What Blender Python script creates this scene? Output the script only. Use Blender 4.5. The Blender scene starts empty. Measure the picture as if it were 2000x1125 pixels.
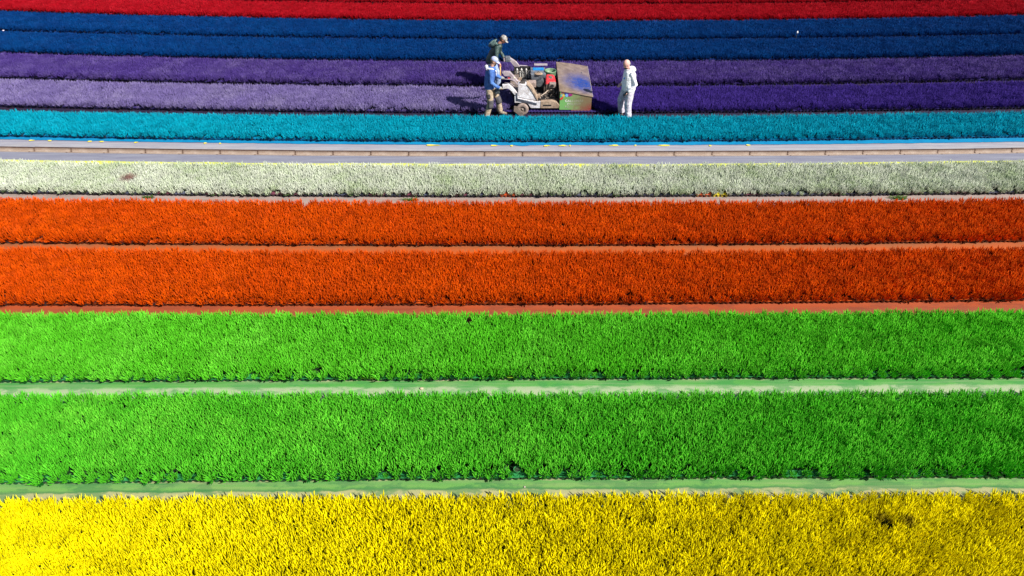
import bpy, bmesh, math, random
from mathutils import Vector, Matrix, noise

random.seed(7)
scene = bpy.context.scene
COL = scene.collection
R = math.radians

# ------------------------------------------------------------------ camera
cam = bpy.data.objects.new('camera', bpy.data.cameras.new('camera'))
COL.objects.link(cam)
cam.location = (0, 0, 8.78)
cam.rotation_euler = (R(51.5), 0, 0)
cam.data.sensor_width = 36
cam.data.lens = 24
cam.data.clip_end = 1500
scene.camera = cam

# ------------------------------------------------------------------ sky, sun
SUN = Vector((1.45, -1.0, 1.58)).normalized()
world = bpy.data.worlds.new('World')
scene.world = world
world.use_nodes = True
wn = world.node_tree
sky = wn.nodes.new('ShaderNodeTexSky')
sky.sky_type = 'NISHITA'
sky.sun_disc = False
sky.sun_elevation = math.asin(SUN.z)
sky.sun_rotation = math.atan2(SUN.x, SUN.y)
bg = wn.nodes['Background']
bg.inputs['Strength'].default_value = 0.06
wn.links.new(sky.outputs[0], bg.inputs['Color'])
sl = bpy.data.lights.new('sun', 'SUN')
sl.energy = 4.9
sl.angle = R(0.5)
sl.color = (1.0, 0.96, 0.90)
so = bpy.data.objects.new('sun', sl)
so.location = (20, -5, 25)
so.rotation_euler = SUN.to_track_quat('Z', 'Y').to_euler()
COL.objects.link(so)
scene.view_settings.view_transform = 'Standard'
scene.view_settings.look = 'None'
scene.view_settings.gamma = 1
scene.view_settings.use_curve_mapping = False
scene.view_settings.exposure = 0.6


# ------------------------------------------------------------------ materials
def new_mat(name):
    m = bpy.data.materials.new(name)
    m.use_nodes = True
    nt = m.node_tree
    return m, nt, nt.nodes['Principled BSDF']


def rgba(c):
    return (c[0], c[1], c[2], 1)


def noise_node(nt, vec, scale, detail=3, rough=0.55):
    n = nt.nodes.new('ShaderNodeTexNoise')
    n.inputs['Scale'].default_value = scale
    n.inputs['Detail'].default_value = detail
    n.inputs['Roughness'].default_value = rough
    if vec is not None:
        nt.links.new(vec, n.inputs['Vector'])
    return n


def ramp(nt, fac, stops):
    r = nt.nodes.new('ShaderNodeValToRGB')
    e = r.color_ramp.elements
    while len(e) < len(stops):
        e.new(0.5)
    for el, (p, c) in zip(e, stops):
        el.position = p
        el.color = rgba(c) if not isinstance(c, (int, float)) else (c, c, c, 1)
    nt.links.new(fac, r.inputs[0])
    return r


def mix(nt, fac, a, b, mode='MIX'):
    n = nt.nodes.new('ShaderNodeMix')
    n.data_type = 'RGBA'
    n.blend_type = mode
    for s, v in ((n.inputs['Factor'], fac), (n.inputs['A'], a), (n.inputs['B'], b)):
        if isinstance(v, (int, float)):
            s.default_value = v
        elif isinstance(v, tuple):
            s.default_value = rgba(v)
        else:
            nt.links.new(v, s)
    return n.outputs['Result']


def math_node(nt, op, a, b=0.0, clamp=False):
    n = nt.nodes.new('ShaderNodeMath')
    n.operation = op
    n.use_clamp = clamp
    for i, v in enumerate((a, b)):
        if isinstance(v, (int, float)):
            n.inputs[i].default_value = v
        else:
            nt.links.new(v, n.inputs[i])
    return n.outputs[0]


def worn(name, c1, c2, scale=6, rough=0.6, metal=0.0, lo=0.42, hi=0.62, bump=0.0, bscale=40, stretch=(1, 1, 1), grime=None):
    """two-tone worn surface: colour patches from noise, plus fine relief"""
    m, nt, p = new_mat(name)
    tc = nt.nodes.new('ShaderNodeTexCoord')
    mp = nt.nodes.new('ShaderNodeMapping')
    mp.inputs['Scale'].default_value = stretch
    nt.links.new(tc.outputs['Object'], mp.inputs[0])
    n = noise_node(nt, mp.outputs[0], scale, 5, 0.65)
    r = ramp(nt, n.outputs['Fac'], [(lo, c1), (hi, c2)])
    col = r.outputs[0]
    if grime:
        n3 = noise_node(nt, mp.outputs[0], scale * 3.1, 6, 0.75)
        f = ramp(nt, n3.outputs['Fac'], [(0.5, 0.0), (0.66, 0.85)])
        col = mix(nt, f.outputs[0], col, grime)
    nt.links.new(col, p.inputs['Base Color'])
    p.inputs['Roughness'].default_value = rough
    p.inputs['Metallic'].default_value = metal
    if bump:
        n2 = noise_node(nt, tc.outputs['Object'], bscale, 3)
        b = nt.nodes.new('ShaderNodeBump')
        b.inputs['Strength'].default_value = bump
        b.inputs['Distance'].default_value = 0.02
        nt.links.new(n2.outputs['Fac'], b.inputs['Height'])
        nt.links.new(b.outputs[0], p.inputs['Normal'])
    return m


def heather_mat(name, base, alt, patch=0.5, extra=None, vary=0.22):
    """sprayed shoots: tone differs from plant to plant and in drifts; 'alt' shows where the spray is thin"""
    base, alt = tuple(v * .82 for v in base), tuple(v * .82 for v in alt)
    m, nt, p = new_mat(name)
    geo = nt.nodes.new('ShaderNodeNewGeometry')
    pos = geo.outputs['Position']
    oi = nt.nodes.new('ShaderNodeObjectInfo')
    n1 = noise_node(nt, pos, 0.9, 3, 0.6)
    n2 = noise_node(nt, pos, 26.0, 2, 0.6)
    f = math_node(nt, 'ADD', n1.outputs['Fac'], math_node(nt, 'MULTIPLY', math_node(nt, 'SUBTRACT', n2.outputs['Fac'], 0.5), 1.3))
    f = math_node(nt, 'ADD', f, math_node(nt, 'MULTIPLY', math_node(nt, 'SUBTRACT', oi.outputs['Random'], 0.5), 0.25))
    fr = ramp(nt, f, [(0.60 - patch * 0.35, 0.0), (0.90 - patch * 0.1, 1.0)])
    col = mix(nt, fr.outputs[0], base, alt)
    if extra:
        col = extra(nt, pos, col)
    hv = nt.nodes.new('ShaderNodeHueSaturation')
    val = math_node(nt, 'ADD', 1.0 - vary, math_node(nt, 'MULTIPLY', oi.outputs['Random'], 2 * vary))
    nt.links.new(val, hv.inputs['Value'])
    nt.links.new(col, hv.inputs['Color'])
    nt.links.new(hv.outputs[0], p.inputs['Base Color'])
    p.inputs['Roughness'].default_value = 0.65
    p.inputs['Specular IOR Level'].default_value = 0.12
    tr = nt.nodes.new('ShaderNodeBsdfTranslucent')
    nt.links.new(hv.outputs[0], tr.inputs['Color'])
    ms = nt.nodes.new('ShaderNodeMixShader')
    ms.inputs[0].default_value = 0.12
    nt.links.new(p.outputs[0], ms.inputs[1])
    nt.links.new(tr.outputs[0], ms.inputs[2])
    nt.links.new(ms.outputs[0], nt.nodes['Material Output'].inputs['Surface'])
    return m


def near_point(nt, pos, x, y, rad, soft=0.5):
    """1 inside a disc on the ground, 0 outside"""
    s = nt.nodes.new('ShaderNodeSeparateXYZ')
    nt.links.new(pos, s.inputs[0])
    dx = math_node(nt, 'SUBTRACT', s.outputs['X'], x)
    dy = math_node(nt, 'SUBTRACT', s.outputs['Y'], y)
    d = math_node(nt, 'SQRT', math_node(nt, 'ADD', math_node(nt, 'MULTIPLY', dx, dx), math_node(nt, 'MULTIPLY', dy, dy)))
    d = math_node(nt, 'DIVIDE', d, rad)
    return ramp(nt, d, [(1 - soft, 1.0), (1.0, 0.0)]).outputs[0]


# ------------------------------------------------------------------ mesh helpers
class MB:
    def __init__(self):
        self.v = []
        self.f = []
        self.m = []

    def add(self, vs, fs, mi=0):
        o = len(self.v)
        self.v += [tuple(x) for x in vs]
        self.f += [tuple(i + o for i in f) for f in fs]
        self.m += [mi] * len(fs)
        return self

    def box(self, x0, x1, y0, y1, z0, z1, mi=0):
        vs = [(x, y, z) for z in (z0, z1) for y in (y0, y1) for x in (x0, x1)]
        return self.add(vs, [(0, 2, 3, 1), (4, 5, 7, 6), (0, 1, 5, 4), (2, 6, 7, 3), (0, 4, 6, 2), (1, 3, 7, 5)], mi)

    def hexa(self, c, mi=0):
        """eight corners: bottom four (ccw from above) then top four"""
        return self.add(c, [(3, 2, 1, 0), (4, 5, 6, 7), (0, 1, 5, 4), (1, 2, 6, 5), (2, 3, 7, 6), (3, 0, 4, 7)], mi)

    def prism(self, poly, y0, y1, mi=0):
        """XZ outline pushed through from y0 to y1"""
        n = len(poly)
        vs = [(x, y0, z) for x, z in poly] + [(x, y1, z) for x, z in poly]
        fs = [tuple(range(n)), tuple(range(2 * n - 1, n - 1, -1))]
        fs += [(i, i + n, (i + 1) % n + n, (i + 1) % n) for i in range(n)]
        return self.add(vs, fs, mi)

    def tube(self, pts, rad, n=8, mi=0, cap=True, flat=None):
        """sweep; rad is a number or list; flat = (direction, factor) widens the section along a direction"""
        pts = [Vector(p) for p in pts]
        if isinstance(rad, (int, float)):
            rad = [rad] * len(pts)
        rings = []
        prev = None
        for i, p in enumerate(pts):
            d = (pts[min(i + 1, len(pts) - 1)] - pts[max(i - 1, 0)]).normalized()
            if prev is None:
                u = d.cross(Vector((0, 0, 1)) if abs(d.z) < 0.9 else Vector((0, 1, 0))).normalized()
            else:
                u = (prev - d * prev.dot(d)).normalized()
            prev = u
            w = d.cross(u)
            ring = []
            for k in range(n):
                a = 2 * math.pi * k / n
                q = (u * math.cos(a) + w * math.sin(a)) * rad[i]
                if flat:
                    fd = Vector(flat[0]).normalized()
                    ff = flat[1][i] if isinstance(flat[1], (list, tuple)) else flat[1]
                    q += fd * q.dot(fd) * (ff - 1)
                ring.append(p + q)
            rings.append(ring)
        vs = [q for r in rings for q in r]
        fs = []
        for i in range(len(rings) - 1):
            for k in range(n):
                fs.append((i * n + k, i * n + (k + 1) % n, (i + 1) * n + (k + 1) % n, (i + 1) * n + k))
        if cap:
            fs.append(tuple(range(n - 1, -1, -1)))
            fs.append(tuple((len(rings) - 1) * n + k for k in range(n)))
        return self.add(vs, fs, mi)

    def ell(self, c, r, rot=None, nu=12, nv=8, mi=0):
        c = Vector(c)
        M = rot or Matrix.Identity(3)
        vs = [c + M @ Vector((0, 0, r[2]))]
        for i in range(1, nv):
            t = math.pi * i / nv
            for k in range(nu):
                a = 2 * math.pi * k / nu
                vs.append(c + M @ Vector((r[0] * math.sin(t) * math.cos(a), r[1] * math.sin(t) * math.sin(a), r[2] * math.cos(t))))
        vs.append(c - M @ Vector((0, 0, r[2])))
        fs = [(0, 1 + k, 1 + (k + 1) % nu) for k in range(nu)]
        for i in range(nv - 2):
            for k in range(nu):
                a = 1 + i * nu + k
                b = 1 + i * nu + (k + 1) % nu
                fs.append((a, a + nu, b + nu, b))
        L = len(vs) - 1
        o = 1 + (nv - 2) * nu
        fs += [(L, o + (k + 1) % nu, o + k) for k in range(nu)]
        return self.add(vs, fs, mi)

    def lathe(self, c, axis, prof, n=20, mi=0):
        """profile of (radius, distance along axis)"""
        c = Vector(c)
        ax = Vector(axis).normalized()
        u = ax.cross(Vector((0, 0, 1)) if abs(ax.z) < 0.9 else Vector((1, 0, 0))).normalized()
        w = ax.cross(u)
        vs = []
        for r, h in prof:
            for k in range(n):
                a = 2 * math.pi * k / n
                vs.append(c + ax * h + (u * math.cos(a) + w * math.sin(a)) * r)
        fs = []
        for i in range(len(prof) - 1):
            for k in range(n):
                fs.append((i * n + k, i * n + (k + 1) % n, (i + 1) * n + (k + 1) % n, (i + 1) * n + k))
        return self.add(vs, fs, mi)

    def mesh(self, name, mats, smooth=False, off=(0, 0, 0)):
        me = bpy.data.meshes.new(name)
        me.from_pydata([(a - off[0], b - off[1], c - off[2]) for a, b, c in self.v], [], self.f)
        for m in (mats if isinstance(mats, (list, tuple)) else [mats]):
            me.materials.append(m)
        me.polygons.foreach_set('material_index', self.m)
        if smooth:
            me.polygons.foreach_set('use_smooth', [True] * len(me.polygons))
        bm = bmesh.new()
        bm.from_mesh(me)
        bmesh.ops.recalc_face_normals(bm, faces=bm.faces)
        bm.to_mesh(me)
        bm.free()
        return me

    def build(self, name, mats, parent=None, smooth=False, bevel=0, kind=None, off=None):
        if off is None:
            off = tuple(world_loc(parent)) if parent else (0, 0, 0)
        o = bpy.data.objects.new(name, self.mesh(name, mats, smooth, off))
        COL.objects.link(o)
        if parent:
            o.parent = parent
        if bevel:
            b = o.modifiers.new('bevel', 'BEVEL')
            b.width = bevel
            b.segments = 2
            b.limit_method = 'ANGLE'
        if kind:
            o['kind'] = kind
        return o


def world_loc(o):
    v = Vector((0, 0, 0))
    while o:
        v += o.location
        o = o.parent
    return v


def thing(name, label, cat, loc=(0, 0, 0), group=None):
    o = bpy.data.objects.new(name, None)
    o.empty_display_size = 0.2
    o.location = loc
    COL.objects.link(o)
    o['label'] = label
    o['category'] = cat
    if group:
        o['group'] = group
    return o


def tag(o, label, cat, group=None):
    o['label'] = label
    o['category'] = cat
    if group:
        o['group'] = group
    return o


# ------------------------------------------------------------------ the field's lines (metres; y = a + b x + c x^2)
FRONT = {
    'red_far': (30.596, -0.01423, 0.002012), 'red_near': (28.306, -0.01475, 0.002273),
    'blue_far': (26.096, -0.01154, 0.002112), 'blue_near': (23.888, -0.00811, 0.002077),
    'purple_far': (21.664, -0.00453, 0.002082), 'purple_near': (19.559, -0.00421, 0.001625),
    'teal': (17.631, -0.00239, 0.001522), 'white': (14.643, -0.00057, 0.001013),
    'orange_far': (12.536, 0.00173, 0.001078), 'orange_near': (10.476, 0.00684, 0.000563),
    'green_far': (8.421, 0.00619, -0.000065), 'green_near': (6.330, 0.00714, -0.000392),
    'yellow': (4.15, 0.0077, -0.0005)}
BACK = {
    'red_far': (32.3, -0.01423, 0.002012), 'red_near': (30.02, -0.01475, 0.002273),
    'blue_far': (27.78, -0.01154, 0.002212), 'blue_near': (25.56, -0.0100, 0.002107),
    'purple_far': (23.32, -0.0070, 0.002082), 'purple_near': (21.10, -0.00421, 0.001985),
    'teal': (18.90, -0.00186, 0.001496), 'white': (15.924, -0.00041, 0.001193),
    'orange_far': (14.086, -0.00076, 0.000887), 'orange_near': (12.022, 0.00137, 0.001151),
    'green_far': (9.961, 0.00307, 0.000445), 'green_near': (7.896, 0.00458, 0.000045),
    'yellow': (5.869, 0.00768, -0.000493)}
TEAL_STRIP = (17.46, -0.0050, 0.001349)
GUT_FAR = (17.075, -0.00319, 0.001230)
GUT_NEAR = (16.790, -0.00319, 0.001230)


def cv(c, x):
    return c[0] + c[1] * x + c[2] * x * x


def half_width(y):
    return 0.75 * (y * 0.783 + 5.46) + 2.6


def sheet(name, far, near, mat, z=0.0, w=28, nx=80, nv=4, parent=None, kind='structure', dfar=0.0, dnear=0.0, rough=0.0):
    """a ground sheet between two curved lines, UV = metres along, 0 far .. 1 near"""
    vs, fs, uv = [], [], []
    for i in range(nx + 1):
        x = -w + 2 * w * i / nx
        a = cv(far, x) + dfar
        b = cv(near, x) + dnear
        for j in range(nv + 1):
            t = j / nv
            zz = z + rough * (noise.noise(Vector((x * 1.7, (a + (b - a) * t) * 5, z))))
            vs.append((x, a + (b - a) * t, zz))
            uv.append((x, t))
    for i in range(nx):
        for j in range(nv):
            p = i * (nv + 1) + j
            fs.append((p, p + 1, p + nv + 2, p + nv + 1))
    me = bpy.data.meshes.new(name)
    me.from_pydata(vs, [], fs)
    l = me.uv_layers.new(name='UVMap')
    for lp in me.loops:
        l.data[lp.index].uv = uv[lp.vertex_index]
    me.materials.append(mat)
    me.polygons.foreach_set('use_smooth', [True] * len(me.polygons))
    o = bpy.data.objects.new(name, me)
    COL.objects.link(o)
    if parent:
        o.parent = parent
    if kind:
        o['kind'] = kind
    return o


def path_mat(name, stops, blotch, bamt=0.5, streak=None, samt=0.5, wob=0.16, near_edge=None):
    """woven ground fabric: colour bands across the path (overspray), algae blotches and long drying streaks"""
    stops = [(q, tuple(v * .78 for v in c)) for q, c in stops]
    blotch = tuple(v * .78 for v in blotch)
    streak = tuple(v * .78 for v in streak) if streak else None
    m, nt, p = new_mat(name)
    tc = nt.nodes.new('ShaderNodeTexCoord')
    geo = nt.nodes.new('ShaderNodeNewGeometry')
    s = nt.nodes.new('ShaderNodeSeparateXYZ')
    nt.links.new(tc.outputs['UV'], s.inputs[0])
    n = noise_node(nt, geo.outputs['Position'], 2.2, 5, 0.65)
    v = math_node(nt, 'ADD', s.outputs['Y'], math_node(nt, 'MULTIPLY', math_node(nt, 'SUBTRACT', n.outputs['Fac'], 0.5), wob * 4))
    r = ramp(nt, v, stops)
    col = r.outputs[0]
    mp = nt.nodes.new('ShaderNodeMapping')
    mp.inputs['Scale'].default_value = (0.5, 1, 1)
    nt.links.new(geo.outputs['Position'], mp.inputs[0])
    n2 = noise_node(nt, mp.outputs[0], 3.3, 7, 0.7)
    f2 = ramp(nt, n2.outputs['Fac'], [(0.49, 0.0), (0.56, bamt)])
    col = mix(nt, f2.outputs[0], col, blotch)
    mp2 = nt.nodes.new('ShaderNodeMapping')
    mp2.inputs['Scale'].default_value = (0.22, 5.0, 1)
    nt.links.new(geo.outputs['Position'], mp2.inputs[0])
    n3 = noise_node(nt, mp2.outputs[0], 2.5, 6, 0.65)
    f3 = ramp(nt, n3.outputs['Fac'], [(0.44, 0.0), (0.66, samt)])
    col = mix(nt, f3.outputs[0], col, streak or blotch)
    if near_edge:
        n4 = noise_node(nt, mp.outputs[0], 1.3, 4, 0.6)
        e = math_node(nt, 'ADD', s.outputs['Y'], math_node(nt, 'MULTIPLY', math_node(nt, 'SUBTRACT', n4.outputs['Fac'], 0.5), 0.22))
        fe = ramp(nt, e, [(near_edge[1], 0.0), (near_edge[1] + 0.05, 1.0)])
        col = mix(nt, fe.outputs[0], col, near_edge[0])
    nt.links.new(col, p.inputs['Base Color'])
    p.inputs['Roughness'].default_value = 0.8
    b = nt.nodes.new('ShaderNodeBump')
    b.inputs['Strength'].default_value = 0.35
    b.inputs['Distance'].default_value = 0.01
    n5 = noise_node(nt, geo.outputs['Position'], 55, 3)
    nt.links.new(n5.outputs['Fac'], b.inputs['Height'])
    nt.links.new(b.outputs[0], p.inputs['Normal'])
    return m


# ------------------------------------------------------------------ ground
gm = worn('dark_field_soil', (0.05, 0.045, 0.04), (0.11, 0.095, 0.08), 0.8, 0.95)
g = MB().add([(-400, -400, -0.15), (400, -400, -0.15), (400, 400, -0.15), (-400, 400, -0.15)], [(0, 1, 2, 3)]).build('ground', gm, kind='structure')

dark_floor = worn('damp_fabric', (0.02, 0.02, 0.025), (0.05, 0.045, 0.05), 5, 0.9)
PM = {
    'red': path_mat('fabric_red', [(0.2, (0.060, 0.003, 0.005)), (0.8, (0.030, 0.006, 0.012))], (0.012, 0.005, 0.006)),
    'blue': path_mat('fabric_blue', [(0.2, (0.004, 0.02, 0.12)), (0.8, (0.005, 0.015, 0.08))], (0.01, 0.01, 0.03)),
    'purple': path_mat('fabric_purple', [(0.2, (0.009, 0.005, 0.041)), (0.8, (0.013, 0.007, 0.023))], (0.032, 0.005, 0.013), 0.4),
    'white': path_mat('fabric_pink', [(0.05, (0.400, 0.296, 0.264)), (0.95, (0.440, 0.280, 0.208))], (0.288, 0.224, 0.192), 0.6, (0.496, 0.424, 0.384), 0.5),
    'orange': path_mat('fabric_orange', [(0.0, (0.30, 0.10, 0.035)), (0.25, (0.46, 0.11, 0.02)), (0.5, (0.66, 0.115, 0.008))], (0.52, 0.095, 0.01), 0.6, (0.44, 0.15, 0.06), 0.3),
    'rust': path_mat('fabric_rust', [(0.0, (0.52, 0.075, 0.008)), (0.3, (0.38, 0.07, 0.015)), (0.6, (0.27, 0.075, 0.03))], (0.24, 0.05, 0.018), 0.6, (0.42, 0.11, 0.045), 0.4),
    'green': path_mat('fabric_green', [(0.03, (0.48, 0.44, 0.26)), (0.10, (0.075, 0.33, 0.05)), (0.27, (0.10, 0.38, 0.07)), (0.34, (0.38, 0.50, 0.27)), (0.62, (0.50, 0.54, 0.36))], (0.05, 0.29, 0.06), 0.7, (0.40, 0.48, 0.27), 0.35, wob=0.06),
    'olive': path_mat('fabric_olive', [(0.03, (0.44, 0.38, 0.21)), (0.10, (0.12, 0.36, 0.08)), (0.27, (0.16, 0.40, 0.08)), (0.34, (0.06, 0.22, 0.06)), (0.38, (0.44, 0.44, 0.20)), (0.60, (0.52, 0.44, 0.24))], (0.05, 0.22, 0.06), 0.7, (0.38, 0.42, 0.19), 0.35, wob=0.06),
    'mauve': path_mat('fabric_mauve', [(0.1, (0.279, 0.256, 0.334)), (0.5, (0.356, 0.334, 0.388)), (0.9, (0.434, 0.411, 0.426))], (0.325, 0.318, 0.388), 0.6, (0.511, 0.511, 0.542), 0.7),
    'slate': path_mat('fabric_slate', [(0.1, (0.244, 0.244, 0.312)), (0.6, (0.286, 0.286, 0.362))], (0.219, 0.219, 0.295), 0.6, (0.370, 0.379, 0.438), 0.6, near_edge=((0.62, 0.66, 0.05), 0.42)),
}
order = ['red_far', 'red_near', 'blue_far', 'blue_near', 'purple_far', 'purple_near', 'teal', 'white', 'orange_far', 'orange_near', 'green_far', 'green_near', 'yellow']
gap_mat = {'red_far': 'red', 'red_near': 'red', 'blue_far': 'blue', 'blue_near': 'blue', 'purple_far': 'purple', 'purple_near': 'purple',
           'white': 'white', 'orange_far': 'orange', 'orange_near': 'rust', 'green_far': 'green', 'green_near': 'olive'}
paths = {}
for a, b in zip(order, order[1:]):
    if a == 'teal':
        continue
    paths[a] = sheet('path', FRONT[a], BACK[b], PM[gap_mat[a]], 0.0, dfar=0.05, dnear=-0.10, rough=0.008)
    paths[a]['label'] = 'narrow fabric path between two beds of sprayed heather'
pu = sheet('path', FRONT['teal'], GUT_FAR, PM['mauve'], 0.0, dfar=0.05, dnear=-0.004, rough=0.006)
pu['label'] = 'mauve grey fabric path between the turquoise bed and the drain'
pl = sheet('path', GUT_NEAR, BACK['white'], PM['slate'], 0.0, dfar=0.004, dnear=-0.10, rough=0.006)
pl['label'] = 'slate grey fabric path between the drain and the white bed'
strip_m = worn('turquoise_overspray', (0.0, 0.19, 0.40), (0.0, 0.235, 0.45), 3, 0.6)
# ragged-edged turquoise overspray on the fabric in front of the bed
sp = MB()
NX = 700
for i in range(NX + 1):
    x = -26 + 52 * i / NX
    e = 0.022 * noise.noise(Vector((x * 2.1, 0, 0))) + 0.012 * noise.noise(Vector((x * 9, 3, 0)))
    if 0.05 < x < 0.55:
        e -= 0.07 * math.sin((x - 0.05) / 0.5 * math.pi)
    sp.v += [(x, cv(FRONT['teal'], x) + 0.05, 0.0135), (x, cv(TEAL_STRIP, x) + e, 0.0135)]
for i in range(NX):
    sp.f.append((2 * i, 2 * i + 1, 2 * i + 3, 2 * i + 2))
    sp.m.append(0)
sp.build('overspray', strip_m, parent=pu)
yel = worn('yellow_paint', (0.80, 0.66, 0.05), (0.88, 0.72, 0.12), 12, 0.6)
for x, w_, y_off in ((-0.46, 0.22, 0), (0.0, 0.10, -0.01), (1.0, 0.17, -0.01), (1.42, 0.2, 0.0), (1.62, 0.05, 0), (2.85, 0.25, 0.0), (3.45, 0.06, 0.01), (4.2, 0.4, 0.005), (5.55, 0.08, -0.03),
                     (-13.6, 0.15, 0), (-13.1, 0.12, 0), (-11.9, 0.18, 0), (-11.6, 0.16, 0), (-10.6, 0.12, -0.01), (-8.6, 0.12, 0.01), (-8.2, 0.06, 0.0), (-2.2, 0.35, 0.01), (6.6, 0.12, 0.0)):
    mb = MB()
    for q in range(3):
        cx = x + random.uniform(-.3, .3) * w_
        n = 11
        ph = random.random() * 9
        c0 = (cx, cv(TEAL_STRIP, x) - 0.04 + y_off + random.uniform(-.012, .012), 0.0175 + 0.0015 * q)
        vs = [c0]
        for k in range(n):
            a = 2 * math.pi * k / n
            rr = 1 + 0.45 * noise.noise(Vector((ph + 2 * math.cos(a), 2 * math.sin(a), q)))
            vs.append((c0[0] + math.cos(a) * w_ * 0.36 * rr, c0[1] + math.sin(a) * (0.018 + 0.02 * (q == 1)) * rr, c0[2]))
        mb.add(vs, [(0, 1 + k, 1 + (k + 1) % n) for k in range(n)])
    mb.build('paint_splash', yel, parent=pu)

# ------------------------------------------------------------------ drainage channel of one-metre concrete sections
conc = worn('stained_concrete', (0.27, 0.20, 0.155), (0.37, 0.295, 0.24), 3.5, 0.85, lo=0.35, hi=0.65, bump=0.4, bscale=60, grime=(0.27, 0.18, 0.13))
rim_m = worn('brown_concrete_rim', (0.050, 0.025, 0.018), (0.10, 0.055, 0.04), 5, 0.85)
damp_m = worn('damp_joint', (0.09, 0.05, 0.035), (0.22, 0.15, 0.11), 9, 0.8)
ch = thing('drainage_channel', 'long open concrete drain in one-metre sections between the turquoise and white beds', 'drain', (0, 16.93, 0))
# profile (y offset from the centre, z), from the far side to the near side
prof = [(0.150, -0.14), (0.150, 0.012), (0.142, 0.020), (0.086, 0.020), (0.078, 0.012), (0.075, -0.030), (0.056, -0.064), (0.015, -0.070), (-0.04, -0.060), (-0.090, -0.025), (-0.118, 0.012), (-0.135, 0.016), (-0.142, 0.010), (-0.142, -0.14)]


def section_mesh(L, mats):
    mb = MB()
    n = len(prof)
    xs = (-L / 2, -L / 2 + 0.030, L / 2 - 0.008, L / 2)
    for x in xs:
        mb.v += [(x, y, z) for y, z in prof]
    for s in range(3):
        for i in range(n - 1):
            a = s * n + i
            mb.f.append((a, a + 1, a + n + 1, a + n))
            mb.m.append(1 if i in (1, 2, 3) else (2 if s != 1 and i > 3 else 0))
    mb.f.append(tuple(range(n)))
    mb.m.append(2)
    mb.f.append(tuple(3 * n + i for i in range(n)))
    mb.m.append(2)
    return mb.mesh('channel_section', mats)


PITCH = 1.045
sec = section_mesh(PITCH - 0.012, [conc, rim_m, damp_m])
gc = tuple((a + b) / 2 for a, b in zip(GUT_FAR, GUT_NEAR))
x = -24 * PITCH + 0.28
for i in range(48):
    xc = x + PITCH / 2
    o = bpy.data.objects.new('channel_section', sec)
    o.location = (xc, cv(gc, xc) - 16.93 + random.uniform(-.004, .004), random.uniform(-.004, .004))
    o.rotation_euler = (0, 0, math.atan(gc[1] + 2 * gc[2] * xc) + random.uniform(-.003, .003))
    o.parent = ch
    COL.objects.link(o)
    x += PITCH
sheet('channel_bed', gc, gc, damp_m, -0.085, dfar=0.14, dnear=-0.14, rough=0, parent=ch, kind=None).location = (0, -16.93, 0)

# ------------------------------------------------------------------ heather
def clump_mesh(name, mats, rnd, n=18, h=(0.11, 0.19), rad=0.0125, spread=0.118, lean=0.0):
    """one potted heather: pot, low leafy cushion, and a bunch of knobbly upright shoots"""
    mb = MB()
    mb.lathe((0, 0, 0), (0, 0, 1), [(0.036, 0.012), (0.046, 0.085), (0.050, 0.087), (0.050, 0.095), (0.0, 0.088)], 8, 1)
    # leafy cushion
    vs = []
    fs = []
    for k in range(26):
        a = rnd.uniform(0, 6.283)
        r0 = rnd.uniform(0, 0.05)
        d = Vector((math.cos(a), math.sin(a), rnd.uniform(0.3, 1.3))).normalized()
        s = d.cross(Vector((0, 0, 1))).normalized() * 0.009
        b = Vector((math.cos(a) * r0, math.sin(a) * r0, 0.085))
        t = b + d * rnd.uniform(0.05, 0.085)
        i = len(vs)
        vs += [b - s, b + s, b * 0.4 + t * 0.6 + s * 1.3 + Vector((0, 0, .006)), t, b * 0.4 + t * 0.6 - s * 1.3]
        fs += [(i, i + 1, i + 2), (i, i + 2, i + 4), (i + 4, i + 2, i + 3)]
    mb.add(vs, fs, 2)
    # shoots
    for k in range(n):
        fr = math.sqrt((k + 0.5) / n)
        a = k * 2.39996 + rnd.uniform(-.5, .5)
        base = Vector((math.cos(a) * fr * 0.055, math.sin(a) * fr * 0.055, 0.085))
        H_ = rnd.uniform(*h) * (1.03 - 0.10 * fr)
        tip = Vector((math.cos(a) * fr * spread * rnd.uniform(.8, 1.15), math.sin(a) * fr * spread * rnd.uniform(.8, 1.15), 0.085 + H_))
        mid = base.lerp(tip, 0.5) + Vector((math.cos(a), math.sin(a), 0)) * 0.012 * rnd.uniform(-0.5, 1.2)
        rr = rad * rnd.uniform(0.75, 1.2)
        P = [base.lerp(mid, 0.4), mid, mid.lerp(tip, 0.33), mid.lerp(tip, 0.66), tip]
        RD = [rr * .55, rr * rnd.uniform(.9, 1.15), rr * rnd.uniform(.75, 1.2), rr * rnd.uniform(.6, 1.0), rr * .12]
        mb.tube(P, RD, 4, 0, cap=False)
        if rnd.random() < 0.75:   # side sprig
            b2 = mid.lerp(tip, rnd.uniform(-.2, .35))
            a2 = rnd.uniform(0, 6.283)
            t2 = b2 + Vector((math.cos(a2) * .028, math.sin(a2) * .028, rnd.uniform(.03, .055)))
            mb.tube([b2, b2.lerp(t2, .5), t2], [rr * .5, rr * .7, rr * .1], 3, 0, cap=False)
    return mb.mesh(name, mats)


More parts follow.
